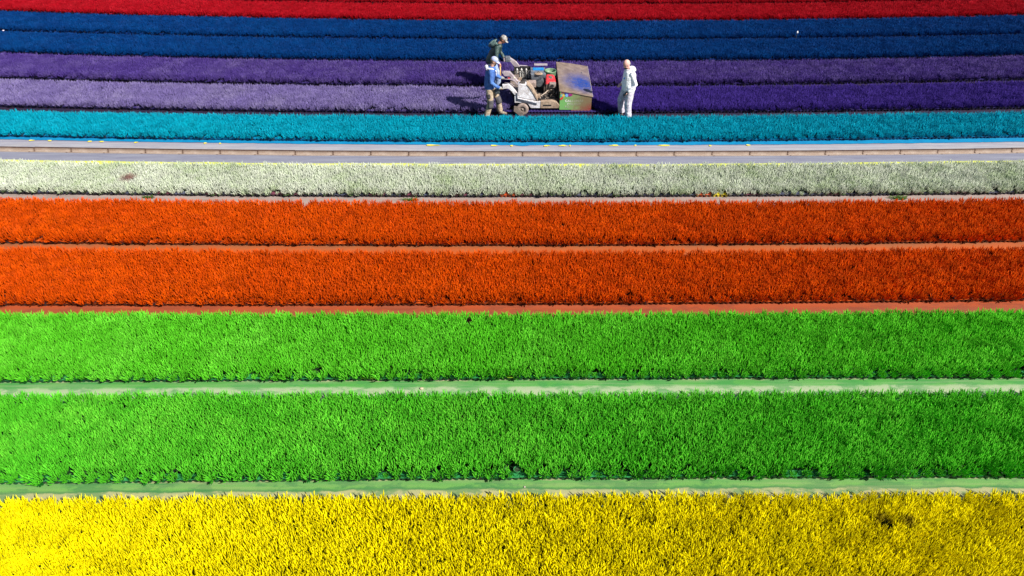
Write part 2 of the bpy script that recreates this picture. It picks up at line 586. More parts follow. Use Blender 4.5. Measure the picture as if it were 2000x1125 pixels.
def instancer(name, pts, coll, parent, mat0):
    """points carrying rotation, size and choice; the plants are set on them by geometry nodes"""
    me = bpy.data.meshes.new(name)
    me.from_pydata([p[0] for p in pts], [], [])
    a = me.attributes.new('rot', 'FLOAT_VECTOR', 'POINT')
    a.data.foreach_set('vector', [c for p in pts for c in p[1]])
    a = me.attributes.new('size', 'FLOAT_VECTOR', 'POINT')
    a.data.foreach_set('vector', [c for p in pts for c in p[2]])
    a = me.attributes.new('pick', 'INT', 'POINT')
    a.data.foreach_set('value', [p[3] for p in pts])
    me.materials.append(mat0)
    o = bpy.data.objects.new(name, me)
    COL.objects.link(o)
    if parent:
        o.parent = parent
    ng = bpy.data.node_groups.new('plants_on_points', 'GeometryNodeTree')
    ng.interface.new_socket('Geometry', in_out='INPUT', socket_type='NodeSocketGeometry')
    ng.interface.new_socket('Geometry', in_out='OUTPUT', socket_type='NodeSocketGeometry')
    N, L = ng.nodes, ng.links
    gi, go = N.new('NodeGroupInput'), N.new('NodeGroupOutput')
    ci = N.new('GeometryNodeCollectionInfo')
    ci.inputs['Collection'].default_value = coll
    ci.inputs['Separate Children'].default_value = True
    ci.inputs['Reset Children'].default_value = True
    iop = N.new('GeometryNodeInstanceOnPoints')
    iop.inputs['Pick Instance'].default_value = True

    def attr(nm, ty):
        n = N.new('GeometryNodeInputNamedAttribute')
        n.data_type = ty
        n.inputs['Name'].default_value = nm
        return n.outputs['Attribute']
    L.new(gi.outputs[0], iop.inputs['Points'])
    L.new(ci.outputs[0], iop.inputs['Instance'])
    L.new(attr('pick', 'INT'), iop.inputs['Instance Index'])
    e2r = N.new('FunctionNodeEulerToRotation')
    L.new(attr('rot', 'FLOAT_VECTOR'), e2r.inputs[0])
    L.new(e2r.outputs[0], iop.inputs['Rotation'])
    L.new(attr('size', 'FLOAT_VECTOR'), iop.inputs['Scale'])
    L.new(iop.outputs[0], go.inputs[0])
    md = o.modifiers.new('plants', 'NODES')
    md.node_group = ng
    o['kind'] = 'stuff'
    return o


def spot_white(nt, pos, col):
    f = near_point(nt, pos, -9.73, 15.30, 0.26, 0.7)
    return mix(nt, math_node(nt, 'MULTIPLY', f, 0.85), col, (0.22, 0.07, 0.07))


def fade_purple_near(nt, pos, col):
    """the machine has sprayed this bed up to where it stands: the stretch behind it is still pale"""
    s = nt.nodes.new('ShaderNodeSeparateXYZ')
    nt.links.new(pos, s.inputs[0])
    n = noise_node(nt, pos, 1.5, 2)
    x_ = math_node(nt, 'ADD', s.outputs['X'], math_node(nt, 'MULTIPLY', n.outputs['Fac'], 0.8))
    f = ramp(nt, math_node(nt, 'DIVIDE', math_node(nt, 'ADD', x_, 3.0), 7.0), [(0.45, 0.0), (0.62, 1.0)])
    return mix(nt, f.outputs[0], col, (0.060, 0.030, 0.25))


def brown_patches(nt, pos, col):
    f = near_point(nt, pos, 5.25, 5.52, 0.16, 0.6)
    f2 = near_point(nt, pos, 5.60, 5.50, 0.13, 0.6)
    f = math_node(nt, 'MAXIMUM', f, f2)
    return mix(nt, math_node(nt, 'MULTIPLY', f, 0.7), col, (0.16, 0.09, 0.01))


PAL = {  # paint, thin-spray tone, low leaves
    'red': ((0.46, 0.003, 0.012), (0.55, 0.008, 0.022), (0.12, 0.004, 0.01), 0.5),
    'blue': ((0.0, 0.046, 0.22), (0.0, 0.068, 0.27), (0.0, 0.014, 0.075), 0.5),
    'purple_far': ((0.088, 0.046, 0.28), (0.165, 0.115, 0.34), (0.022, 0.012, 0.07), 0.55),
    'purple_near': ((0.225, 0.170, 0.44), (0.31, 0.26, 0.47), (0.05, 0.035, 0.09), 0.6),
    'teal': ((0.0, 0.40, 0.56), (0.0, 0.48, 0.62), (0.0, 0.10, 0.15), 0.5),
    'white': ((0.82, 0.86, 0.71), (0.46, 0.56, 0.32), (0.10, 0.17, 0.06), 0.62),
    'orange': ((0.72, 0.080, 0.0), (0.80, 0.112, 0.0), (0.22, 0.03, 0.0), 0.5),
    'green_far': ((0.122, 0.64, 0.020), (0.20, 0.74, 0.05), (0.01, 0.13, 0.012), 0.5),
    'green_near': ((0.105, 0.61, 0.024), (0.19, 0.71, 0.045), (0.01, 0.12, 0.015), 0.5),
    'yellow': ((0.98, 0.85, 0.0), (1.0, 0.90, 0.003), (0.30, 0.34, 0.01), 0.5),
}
pal_of = {'red_far': 'red', 'red_near': 'red', 'blue_far': 'blue', 'blue_near': 'blue', 'purple_far': 'purple_far', 'purple_near': 'purple_near', 'teal': 'teal',
          'white': 'white', 'orange_far': 'orange', 'orange_near': 'orange', 'green_far': 'green_far', 'green_near': 'green_near', 'yellow': 'yellow'}
EXTRA = {'white': spot_white, 'purple_near': fade_purple_near, 'yellow': brown_patches}
pot_m = worn('black_pot_plastic', (0.015, 0.015, 0.017), (0.03, 0.03, 0.035), 20, 0.45)
COLLS = {}
MATS = {}
for key, (c, alt, leaf, pt) in PAL.items():
    hm = heather_mat('shoots_' + key, c, alt, pt, EXTRA.get(key), vary=0.14)
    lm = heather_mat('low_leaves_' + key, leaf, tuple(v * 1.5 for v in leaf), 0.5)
    MATS[key] = hm
    coll = bpy.data.collections.new('clumps_' + key)
    rnd = random.Random(hash(key[0]) % 7 + len(key))
    n, hh, rad = 38, (0.09, 0.19), 0.0072
    if key.startswith('yellow'):
        n, hh, rad = 44, (0.11, 0.20), 0.0070
    elif key.startswith('green'):
        n, hh, rad = 46, (0.10, 0.185), 0.0064
    elif key.startswith('white'):
        n, hh, rad = 38, (0.09, 0.19), 0.0074
    for q in range(8):
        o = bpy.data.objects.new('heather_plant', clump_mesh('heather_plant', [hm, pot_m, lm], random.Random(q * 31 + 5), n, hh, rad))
        coll.objects.link(o)
    COLLS[key] = coll

# floor under the beds: damp fabric and spilt compost, dusted with the bed's own spray
for k in order:
    lf = PAL[pal_of[k]][2]
    fm = worn('bed_floor_' + k, tuple(.012 + v * .25 for v in lf), tuple(.025 + v * .5 for v in lf), 6, .9)
    s_ = sheet('bed_floor', BACK[k], FRONT[k], fm, 0.006, dfar=-0.02, dnear=0.02, rough=0)

# holes: places where a plant is missing or thin (x, y, radius)
HOLES = [(0.08, 6.45, 0.10), (5.25, 5.52, 0.08), (5.60, 5.50, 0.06), (-2.35, 10.6, 0.06)]
LABEL = {
    'red_far': 'crimson sprayed heather bed cut by the top edge, farthest of all',
    'red_near': 'crimson sprayed heather bed directly behind the blue beds',
    'blue_far': 'deep blue sprayed heather bed next to the crimson ones',
    'blue_near': 'deep blue sprayed heather bed next to the purple ones',
    'purple_far': 'purple sprayed heather bed touching the blue ones, behind the spraying machine',
    'purple_near': 'purple heather bed under the spraying machine, pale lavender on its left part',
    'teal': 'turquoise sprayed heather bed in front of the workers',
    'white': 'whitish green heather bed between the concrete drain and the orange beds',
    'orange_far': 'orange sprayed heather bed next to the white bed',
    'orange_near': 'orange sprayed heather bed next to the green ones',
    'green_far': 'bright green sprayed heather bed next to the orange ones',
    'green_near': 'bright green sprayed heather bed next to the yellow one',
    'yellow': 'bright yellow sprayed heather bed along the bottom edge, nearest of all'}
rp = random.Random(11)
beds = {}
for k in order:
    yc = FRONT[k][0]
    root = thing('heather_bed', LABEL[k], 'flower bed', (0, yc, 0), 'beds of sprayed heather')
    beds[k] = root
    W = half_width(BACK[k][0] + 0.3)
    pts = []
    depth0 = BACK[k][0] - FRONT[k][0]
    rows = max(6, round((depth0 - 0.10) / 0.098))
    nx = int(2 * W / 0.20)
    for j in range(rows):
        for i in range(nx):
            x = -W + (i + 0.5 * (j % 2)) * 0.20 + rp.uniform(-.018, .018)
            f, b = cv(FRONT[k], x) + 0.042, cv(BACK[k], x) - 0.025
            y = f + (b - f) * j / (rows - 1) + rp.uniform(-.014, .014)
            if any((x - hx) ** 2 + (y - hy) ** 2 < hr * hr for hx, hy, hr in HOLES) or rp.random() < 0.0012 or (k == 'purple_near' and -0.1 < x < 2.55 and y < 19.83):
                continue
            big = noise.noise(Vector((x * 0.8, y * 0.8, 4)))
            sm = noise.noise(Vector((x * 4, y * 4, 9)))
            s = 1.0 + 0.05 * big + 0.07 * sm + rp.uniform(-.05, .05)
            tx = rp.uniform(-.10, .10)
            if j == 0:
                tx += 0.26
                s *= rp.uniform(0.82, 1.12)
                if rp.random() < 0.04:
                    s *= 0.6
            if j == rows - 1:
                tx -= 0.10
            ty = rp.uniform(-.10, .10)
            # tilt about world axes: x-tilt leans the front row over its tray
            e = (Matrix.Rotation(tx, 3, 'X') @ Matrix.Rotation(ty, 3, 'Y') @ Matrix.Rotation(rp.uniform(0, 6.28), 3, 'Z')).to_euler()
            wv = rp.uniform(.95, 1.12) if j else rp.uniform(.90, 1.10)
            pts.append(((x, y - yc, 0.0), tuple(e), (s * wv, s * wv, s), rp.randrange(8)))
    instancer('heather', pts, COLLS[pal_of[k]], root, MATS[pal_of[k]])


# ---------------------------------------------------------------- plant trays along the front edges
def tray_mesh(name, mats, L=0.40, n=4):
    """front side of a moulded tray: rolled lip, a row of bulging cups below it and webs behind"""
    mb = MB()
    # lip
    mb.prism([(0, 0), (0, 0)], 0, 0) if False else None
    mb.box(-L / 2, L / 2, -0.004, 0.016, 0.066, 0.074, 0)
    mb.box(-L / 2, L / 2, 0.016, 0.115, 0.060, 0.066, 0)
    p = L / n
    for i in range(n):
        cx = -L / 2 + p * (i + .5)
        seg = 7
        top, bot = [], []
        for k in range(seg):
            a = math.pi * k / (seg - 1)
            top.append((cx - math.cos(a) * p * 0.44, 0.012 - math.sin(a) * 0.018, 0.066))
            bot.append((cx - math.cos(a) * p * 0.30, 0.022 - math.sin(a) * 0.022, 0.004))
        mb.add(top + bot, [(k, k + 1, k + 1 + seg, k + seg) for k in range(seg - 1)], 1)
        # holder ring around the pot, seen in the gaps between plants
        mb.lathe((cx, 0.062, 0), (0, 0, 1), [(0.041, 0.066), (0.041, 0.082), (0.046, 0.082), (0.046, 0.066)], 10, 0)
    return mb.mesh(name, mats)


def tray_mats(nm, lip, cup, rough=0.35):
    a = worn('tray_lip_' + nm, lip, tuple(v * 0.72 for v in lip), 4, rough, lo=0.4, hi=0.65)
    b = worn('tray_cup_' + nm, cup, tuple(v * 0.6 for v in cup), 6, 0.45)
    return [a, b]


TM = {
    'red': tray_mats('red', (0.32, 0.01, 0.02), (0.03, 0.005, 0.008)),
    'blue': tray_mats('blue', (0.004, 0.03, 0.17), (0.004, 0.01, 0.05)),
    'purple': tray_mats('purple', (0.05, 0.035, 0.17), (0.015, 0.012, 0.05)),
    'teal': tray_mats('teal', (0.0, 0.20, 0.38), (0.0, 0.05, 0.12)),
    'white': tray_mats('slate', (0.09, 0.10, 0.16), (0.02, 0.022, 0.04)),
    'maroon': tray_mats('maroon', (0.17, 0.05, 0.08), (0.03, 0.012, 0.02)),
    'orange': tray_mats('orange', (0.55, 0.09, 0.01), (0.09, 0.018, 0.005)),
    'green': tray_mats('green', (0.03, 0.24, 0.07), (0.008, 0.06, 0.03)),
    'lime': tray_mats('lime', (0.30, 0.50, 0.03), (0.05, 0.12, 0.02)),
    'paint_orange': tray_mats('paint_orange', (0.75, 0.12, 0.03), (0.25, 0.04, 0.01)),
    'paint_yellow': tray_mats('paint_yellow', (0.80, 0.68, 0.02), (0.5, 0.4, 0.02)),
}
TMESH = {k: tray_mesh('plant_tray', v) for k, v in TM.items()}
tray_of = {'red_far': 'red', 'red_near': 'red', 'blue_far': 'blue', 'blue_near': 'blue', 'purple_far': 'purple', 'purple_near': 'purple', 'teal': 'teal', 'white': 'white',
           'orange_far': 'orange', 'orange_near': 'orange', 'green_far': 'green', 'green_near': 'green'}
TP = 0.405
rt = random.Random(3)
for k, key in tray_of.items():
    W = half_width(FRONT[k][0])
    c = FRONT[k]
    n = int(2 * W / TP)
    single = k in ('teal', 'white', 'orange_far', 'orange_near', 'green_far', 'green_near')
    bulk = MB()
    for i in range(n):
        x = -W + TP * (i + .5)
        ang = math.atan(c[1] + 2 * c[2] * x) + rt.uniform(-.006, .006)
        y = cv(c, x) - 0.006 + rt.uniform(-.006, .006)
        kk = key
        lab = None
        if k == 'white':
            r_ = rt.random()
            kk = 'maroon' if r_ < 0.22 else 'white'
            if abs(x - 4.86) < 0.2 or abs(x + 0.15) < 0.2:
                kk = 'paint_orange'
                lab = 'tray edge sprayed orange'
            elif abs(x - 5.27) < 0.2:
                kk = 'paint_yellow'
                lab = 'tray edge sprayed yellow'
        if k == 'green_far' and (rt.random() < 0.08):
            kk = 'lime'
        if single:
            o = bpy.data.objects.new('plant_tray', TMESH[kk])
            o.location = (x, y - c[0], rt.uniform(0, .004))
            o.rotation_euler = (0, 0, ang)
            o.parent = beds[k]
            if lab:
                o['label'] = lab
            COL.objects.link(o)
        else:
            ca, sa = math.cos(ang), math.sin(ang)
            me = TMESH[kk]
            bulk.add([(x + v.co.x * ca - v.co.y * sa, y + v.co.x * sa + v.co.y * ca, v.co.z) for v in me.vertices],
                     [tuple(p.vertices) for p in me.polygons])
            bulk.m[-len(me.polygons):] = [p.material_index for p in me.polygons]
    if not single:
        bulk.build('plant_trays', TM[key], parent=beds[k], kind='stuff')

# ------------------------------------------------------------------ small things lying about
pot_green = worn('green_dusted_pot', (0.03, 0.20, 0.06), (0.05, 0.32, 0.09), 14, 0.5)
pot_soil = worn('mossy_compost', (0.015, 0.03, 0.012), (0.04, 0.09, 0.03), 40, 0.95)
ep = thing('flower_pot', 'empty green dusted pot in the gap at the front of the near green bed', 'pot', (0.08, 6.44, 0.02))
MB().lathe((0.08, 6.44, 0.02), (0, 0, 1), [(0.040, 0.0), (0.052, 0.085), (0.058, 0.085), (0.058, 0.105), (0.052, 0.105), (0.050, 0.088)], 24).build('pot', pot_green, ep, smooth=False)
MB().lathe((0.08, 6.44, 0.02), (0, 0, 1), [(0.0, 0.092), (0.03, 0.09), (0.051, 0.086)], 24).build('compost', pot_soil, ep)


def pebble(x, y, r, col, label, z=0.004, cat='stone', name='pebble', flat=0.45):
    m = worn(name + '_surface', col, tuple(v * 0.7 for v in col), 30, 0.85)
    mb = MB().ell((x, y, z + r * flat * .8), (r, r * .8, r * flat), nu=10, nv=7)
    mb.v = [tuple(Vector(v) + Vector((1, 1, .4)) * r * .18 * noise.noise(Vector(v) * 40)) for v in mb.v]
    o = mb.build(name, m, smooth=True, off=(x, y, 0))
    o.location = (x, y, 0)
    return tag(o, label, cat)


pebble(-1.574, 8.21, 0.035, (0.62, 0.48, 0.32), 'tan pebble on the path between the two green beds')
pebble(0.19, 6.20, 0.016, (0.55, 0.42, 0.38), 'tiny pinkish stone on the path beside the yellow bed')
pebble(-19.5, 26.62, 0.045, (0.75, 0.62, 0.72), 'pale pink scrap at the seam of the blue beds, far left', 0.2, 'litter', 'scrap')

# weeds by the white bed's trays
weed_m = heather_mat('weed_leaves', (0.06, 0.13, 0.02), (0.13, 0.20, 0.05), 0.5)


def weed(x, y, s, label):
    mb = MB()
    r = random.Random(int(abs(x) * 100))
    for k in range(60):
        a = r.uniform(0, 6.28)
        d = Vector((math.cos(a) * 1.4, math.sin(a) * .7, r.uniform(.15, .8)))
        b = Vector((x + r.uniform(-.6, .6) * s, y + r.uniform(-.2, .2) * s, 0.0))
        t = b + d * s * r.uniform(.3, .6)
        w = d.cross(Vector((0, 0, 1))).normalized() * s * .07
        m_ = b.lerp(t, .55) + Vector((0, 0, .04 * s))
        mb.add([b, m_ - w, t, m_ + w], [(0, 1, 2), (0, 2, 3)])
    o = mb.build('weed', weed_m, off=(x, y, 0))
    o.location = (x, y, 0)
    tag(o, label, 'weed', 'weeds at the front edge of the white bed')


weed(-2.5, 14.50, 0.20, 'green weed tuft at the white bed, left of centre below the spraying machine')
weed(9.55, 14.58, 0.24, 'widest green weed tuft at the white bed, on the right')
weed(-9.0, 14.63, 0.16, 'small green weed tuft at the white bed, on the left')

# sprinkler between the blue beds
spr = thing('sprinkler', 'small white sprinkler head between the two blue beds, on the right', 'sprinkler', (10.72, 26.05, 0))
wh = worn('white_plastic', (0.75, 0.75, 0.75), (0.85, 0.85, 0.85), 9, 0.4)
MB().tube([(10.72, 26.05, 0), (10.72, 26.05, .30)], 0.012).build('riser', worn('dark_riser', (.03, .03, .03), (.06, .06, .06)), spr)
MB().lathe((10.72, 26.05, .30), (0, 0, 1), [(0.0, 0), (0.03, 0.0), (0.035, 0.03), (0.02, 0.07), (0.0, 0.09)], 12).build('nozzle', wh, spr, smooth=True)

# ------------------------------------------------------------------ the spraying machine
panel_w = worn('dusty_white_panel', (0.56, 0.52, 0.53), (0.84, 0.84, 0.88), 5, 0.5, lo=0.4, hi=0.6, bump=0.15, bscale=25, grime=(0.26, 0.18, 0.13))
panel_t = worn('tan_dust_panel', (0.30, 0.21, 0.145), (0.47, 0.35, 0.25), 7, 0.75, bump=0.3, bscale=30, grime=(.15, .10, .07))
panel_m = worn('mauve_dust_panel', (0.30, 0.25, 0.28), (0.45, 0.39, 0.42), 7, 0.75, grime=(0.30, 0.22, 0.20))
steel_b = worn('brown_steel', (0.16, 0.12, 0.10), (0.27, 0.21, 0.17), 8, 0.6)
dusty = worn('dusty_engine_grey', (0.05, 0.042, 0.035), (0.20, 0.155, 0.12), 18, 0.7, bump=0.4, bscale=50)
black = worn('black_rubber', (0.012, 0.012, 0.014), (0.035, 0.03, 0.03), 12, 0.6)
tyre_m = worn('dusty_tyre', (0.20, 0.15, 0.125), (0.36, 0.27, 0.23), 10, 0.85, bump=0.4, bscale=45)
greyp = worn('grey_blue_plastic', (0.11, 0.13, 0.16), (0.25, 0.27, 0.30), 8, 0.5, grime=(.09, .07, .06))
red_m = worn('red_engine_cover', (0.62, 0.02, 0.03), (0.75, 0.05, 0.06), 8, 0.28, grime=(0.42, 0.10, 0.09))
green_b = worn('green_metal', (0.10, 0.20, 0.10), (0.20, 0.30, 0.18), 9, 0.5)
blue_l = worn('blue_liquid', (0.0, 0.20, 0.55), (0.02, 0.28, 0.62), 6, 0.2)
wood = worn('varnished_wood', (0.62, 0.36, 0.10), (0.74, 0.48, 0.16), 14, 0.5, stretch=(4, 4, 1))
bar_m = worn('slate_bar', (0.05, 0.06, 0.085), (0.09, 0.10, 0.13), 8, 0.4)

mc = thing('spraying_machine', 'dusty walk-behind spraying machine with red engine and green hood straddling the purple bed', 'spraying machine', (0.9, 20.4, 0))


def ZN(v):   # height on the near flank (y = 19.6) of a level v in the photograph
    return 0.895 - (v - 165) * 0.01605


def XN(u):
    return (u - 1000) * 0.0153


# near flank: fairing, with its lower skirt running on to the hood
near_poly = [(1011, 166), (1016, 164.5), (1030, 165.5), (1038, 172), (1044, 182), (1049, 194), (1056, 197), (1078, 197), (1088, 199), (1093, 205), (1092, 211), (1037, 211), (1032, 203), (1026, 200), (1005, 200), (1005, 188), (1009, 180)]


def flank(poly, y0, y1, name, mat):
    return MB().prism([(XN(u), ZN(v)) for u, v in poly][::-1], y0, y1).build(name, mat, mc, bevel=0.012)


up = [p for p in near_poly]
flank([(1011.5, 166), (1016, 164.5), (1028, 165.5), (1034, 172), (1042, 184), (1049.5, 197), (1012, 190)], 19.62, 19.86, 'fairing', panel_w)
MB().prism([(XN(u), ZN(v)) for u, v in [(1028.3, 165.3), (1032, 166), (1040, 174), (1046, 184), (1051, 195), (1050, 197), (1042.4, 184), (1034.4, 172)]][::-1], 19.60, 19.95).build('fairing_edge', panel_t, mc, bevel=0.006)
flank([(1005, 187), (1012, 191), (1050, 198), (1056, 197.3), (1056, 211), (1037, 211), (1032, 203.5), (1026, 200.5), (1005, 200.5)], 19.60, 19.66, 'lower_panel', panel_w)
flank([(1056.3, 197.3), (1078, 196), (1088, 199), (1094, 205), (1092, 211), (1056.3, 211)], 19.59, 19.72, 'dusty_sill', panel_t)
MB().box(XN(1062), XN(1078), 19.575, 19.60, ZN(205.5), ZN(203.5)).build('slot', black, mc)
MB().box(XN(1008), XN(1011), 19.585, 19.612, ZN(196), ZN(181)).build('trim_bar', bar_m, mc, bevel=0.004)
MB().prism([(XN(u), ZN(v)) for u, v in [(1009, 194.5), (1011, 191.5), (1049, 201), (1049, 203.5)]], 19.575, 19.597).build('trim_bar', bar_m, mc, bevel=0.003)
fc = MB().lathe((XN(1020.5), 19.74, ZN(165)), (0, 0, 1), [(0.0, 0.03), (0.07, 0.03), (0.085, 0.02), (0.09, -0.01)], 18).build('filler_cap', dusty, mc, smooth=True)
# handle arms at the rear (near, middle, far)
arm_poly = [(981, 165.5), (993, 164.5), (998, 167.5), (1006, 176), (1012, 183), (1011.5, 192), (1005.5, 186), (996, 175.5), (992, 173), (982, 173.5)]
flank(arm_poly, 19.605, 19.68, 'handle_arm', panel_w)


def arm_at(y, dx, zs, name, mat, poly):
    k = (y * .783 + 5) / (19.6 * .783 + 5)
    pts = []
    for u, v in poly:
        a = R(38.5) - math.atan((562.5 - v) / 1333.33)
        z = 8.78 - y * math.tan(a)
        d = y * .7826 + (8.78 - z) * .6225
        pts.append(((u - 1000) / 1333.33 * d, z))
    return MB().prism(pts[::-1], y, y + dx).build(name, mat, mc, bevel=0.012)


arm_at(20.45, 0.12, 0, 'handle_arm', panel_m, [(980, 142), (984, 140.5), (996, 141), (1003, 149), (1010, 157), (1019, 161), (1022, 168), (1010, 168), (1001, 157), (996, 150), (985, 149)])
arm_at(21.35, 0.10, 0, 'handle_arm', panel_m, [(983, 115), (987, 113), (995, 112.5), (1002, 117), (1009, 122), (1016, 131), (1016, 135), (1008, 134), (1002, 128), (997, 121.5), (984, 120.5)])
arm_at(21.33, 0.14, 0, 'handle_grip', greyp, [(987, 111.5), (996, 112), (998, 117), (996, 121.5), (988, 121)])
# levers and cables at the rear
lv = MB()
for (a, b, c_) in (((-.30, 19.95, .93), (-.05, 20.0, .90), (.10, 20.1, .80)), ((-.15, 20.15, .90), (.02, 20.1, .86), (.2, 20.0, .72)), ((-.22, 19.85, .86), (-.02, 19.8, .84), (.13, 19.8, .70)), ((0.02, 20.25, .86), (.1, 20.15, .74), (.2, 20.1, .66))):
    lv.tube([a, b, c_], 0.011, 6)
lv.build('cables', panel_m, mc, smooth=True)
MB().ell((-.10, 20.0, .935), (.035, .02, .02)).build('switch', red_m, mc, smooth=True)
MB().ell((0.07, 20.12, .90), (.022, .022, .026)).build('knob', worn('ivory', (.75, .7, .45), (.8, .75, .5)), mc, smooth=True)
MB().tube([(-.372, 21.04, .98), (-.365, 20.9, .62)], 0.022, 8).build('lever', wood, mc, smooth=True)
MB().box(-.05, .22, 19.72, 21.35, .60, .66).build('rear_crossbar', steel_b, mc, bevel=0.01)
MB().prism([(-.05, .56), (.24, .62), (.26, .30), (.10, .22)], 19.9, 20.4).build('control_box', black, mc, bevel=0.01)
# chassis, wheels, far flank
MB().box(.08, 1.42, 19.75, 21.4, .30, .36).build('chassis', black, mc)
MB().box(.10, 1.42, 19.72, 19.75, .12, .40).build('side_rail', black, mc)
arm_at(21.42, 0.2, 0, 'far_fairing', panel_m, [(1010, 133), (1016, 131), (1030, 132), (1040, 150), (1040, 165), (1010, 160)])
for wx, wy in ((0.315, 19.47), (0.315, 21.52), (1.25, 19.98), (1.25, 21.52)):
    w_ = MB().lathe((wx, wy, .185), (0, 1, 0), [(0.10, -0.045), (0.15, -0.052), (0.178, -0.040), (0.185, 0.0), (0.178, 0.040), (0.15, 0.052), (0.10, 0.045), (0.10, -0.045)], 28).build('wheel', tyre_m, mc, smooth=True)
    hub = MB().lathe((wx, wy, .185), (0, 1, 0), [(0.10, -0.03), (0.08, -0.012), (0.035, -0.012), (0.03, -0.04), (0.0, -0.042)], 20)
    hub.build('hub', steel_b, w_, off=(0.9, 20.4, 0), smooth=True)
MB().prism([(XN(1004), ZN(201)), (XN(1003.5), ZN(211)), (XN(1017), ZN(222)), (XN(1023), ZN(222)), (XN(1022), ZN(214)), (XN(1010), ZN(202))], 19.385, 19.405).build('wheel_bracket', steel_b, mc, bevel=0.004)

# black slatted basket with pale bottles, standing on the frame near the far side
bk = thing('canister_crate', 'black slatted crate of whitish bottles on the machine, beside the blue tank', 'crate', (0.35, 21.15, .50))
crate = MB()
x0, x1, y0, y1, z0, z1 = .07, .58, 21.0, 21.36, .50, .80
crate.box(x0, x1, y0, y1, z0, z0 + .02)
for zz in (z0 + .02, z1 - .035):
    crate.box(x0, x1, y0 - .012, y0, zz, zz + .03)
    crate.box(x0, x1, y1, y1 + .012, zz, zz + .03)
    crate.box(x0 - .012, x0, y0, y1, zz, zz + .03)
    crate.box(x1, x1 + .012, y0, y1, zz, zz + .03)
for i in range(8):
    xx = x0 + (x1 - x0 - .02) * i / 7
    crate.box(xx, xx + .018, y0 - .010, y0 - .001, z0 + .05, z1 - .035)
    crate.box(xx, xx + .018, y1 + .001, y1 + .010, z0 + .05, z1 - .035)
crate.box(x0 + .002, x1 - .002, y1 - .012, y1 - .002, z0 + .022, z1 - .02)
crate.box(x0 + .001, x0 + .01, y0, y1 - .013, z0 + .022, z1 - .03)
crate.box(x1 - .01, x1 - .001, y0, y1 - .013, z0 + .022, z1 - .03)
crate.build('frame', black, bk)
bot_m = worn('milky_plastic', (0.55, 0.53, 0.48), (0.70, 0.68, 0.64), 9, 0.45, grime=(0.25, 0.2, 0.2))
for i, (bx, by) in enumerate([(.14, 21.08), (.25, 21.07), (.34, 21.08), (.44, 21.07), (.53, 21.09), (.16, 21.26), (.30, 21.27), (.45, 21.26)]):
    b_ = MB().lathe((bx, by, .522), (0, 0, 1), [(0.0, 0), (0.04, 0), (0.042, .01), (0.042, .17), (0.03, .20), (0.016, .215), (0.016, .24), (0.0, .24)], 12).build('bottle', bot_m, smooth=True, off=(bx, by, .522))
    b_.location = (bx, by, .522)
    where = ('leftmost', 'second from left', 'third from left', 'fourth from left', 'rightmost')
    lb = ('milky bottle, %s in the front row of the black crate on the machine' % where[i]) if i < 5 else \
        ('milky bottle, %s in the back row of the black crate on the machine' % ('leftmost', 'middle one', 'rightmost')[i - 5])
    tag(b_, lb, 'bottle', 'milky bottles in the black crate')
fr = MB().tube([(.05, 21.2, .49), (.62, 21.2, .49)], .015, 6)
fr.box(.05, .62, 20.95, 21.4, .47, .495)
fr.build('carrier', steel_b, mc)
# dark belt guard and tan plate in the middle
MB().lathe((.38, 20.55, .52), (0, 1, 0), [(0.0, -.05), (.15, -.05), (.17, -.03), (.17, .04), (0, .04)], 20).build('belt_guard', black, mc, smooth=True)
MB().prism([(.15, .66), (.20, .72), (.30, .74), (.30, .70), (.24, .62)], 20.5, 20.62).build('guard_plate', panel_t, mc, bevel=.008)
MB().box(.50, .74, 20.30, 20.52, .52, .68).build('junction_box', worn('pinkish_box', (.34, .25, .21), (.48, .36, .32), 12, grime=(.14, .10, .08)), mc, bevel=.015)
# tank with blue paint
tk = MB()
tk.hexa([(.60, 20.72, .42), (1.02, 20.72, .42), (1.02, 21.2, .42), (.60, 21.2, .42), (.58, 20.66, .80), (1.05, 20.66, .80), (1.05, 21.25, .80), (.58, 21.25, .80)])
tko = tk.build('tank', greyp, mc, bevel=.02)
MB().box(.66, 1.0, 20.98, 21.2, .803, .812).build('paint_surface', blue_l, mc)
MB().box(.70, 1.12, 21.27, 21.40, .84, .87).build('tank_bar', panel_m, mc, bevel=.006)
MB().ell((.82, 20.72, .80), (.14, .11, .03)).build('tank_lid', panel_t, mc, smooth=True)
MB().tube([(.78, 20.72, .83), (.82, 20.72, .87), (.86, 20.72, .83)], .008, 6).build('lid_handle', black, mc, smooth=True)
MB().prism([(.66, .62), (.92, .76), (.98, .70), (.96, .52), (.80, .50)], 20.36, 20.56).build('air_duct', worn('dark_slate_plastic', (.05, .055, .06), (.12, .13, .14), 8, .45), mc, bevel=.02)
# engine
en = MB().box(1.0, 1.36, 20.22, 20.62, .36, .60).box(1.05, 1.30, 20.18, 20.30, .40, .66)
for i in range(7):
    en.box(.98, 1.38, 20.2, 20.6, .40 + i * .028, .412 + i * .028)
en.build('engine_block', dusty, mc)
MB().hexa([(1.02, 20.22, .60), (1.37, 20.24, .60), (1.37, 20.62, .60), (1.02, 20.62, .60), (1.03, 20.24, .74), (1.33, 20.26, .70), (1.30, 20.60, .84), (1.05, 20.60, .85)]).build('engine_cover', red_m, mc, bevel=.055)
MB().lathe((1.17, 20.44, .775), (0, -.45, 1), [(.07, 0), (.075, .012), (.05, .02), (0, .02)], 16).build('starter_ring', dusty, mc)
MB().prism([(1.12, .56), (1.33, .57), (1.34, .72), (1.14, .72)], 20.13, 20.28).build('air_filter', worn('greyish_dust_box', (.22, .17, .15), (.38, .31, .27), 12, .6), mc, bevel=.02)
MB().lathe((1.225, 20.12, .645), (0, -1, 0), [(0.05, 0), (.05, .02), (0, .02)], 14).build('filter_knob', black, mc)
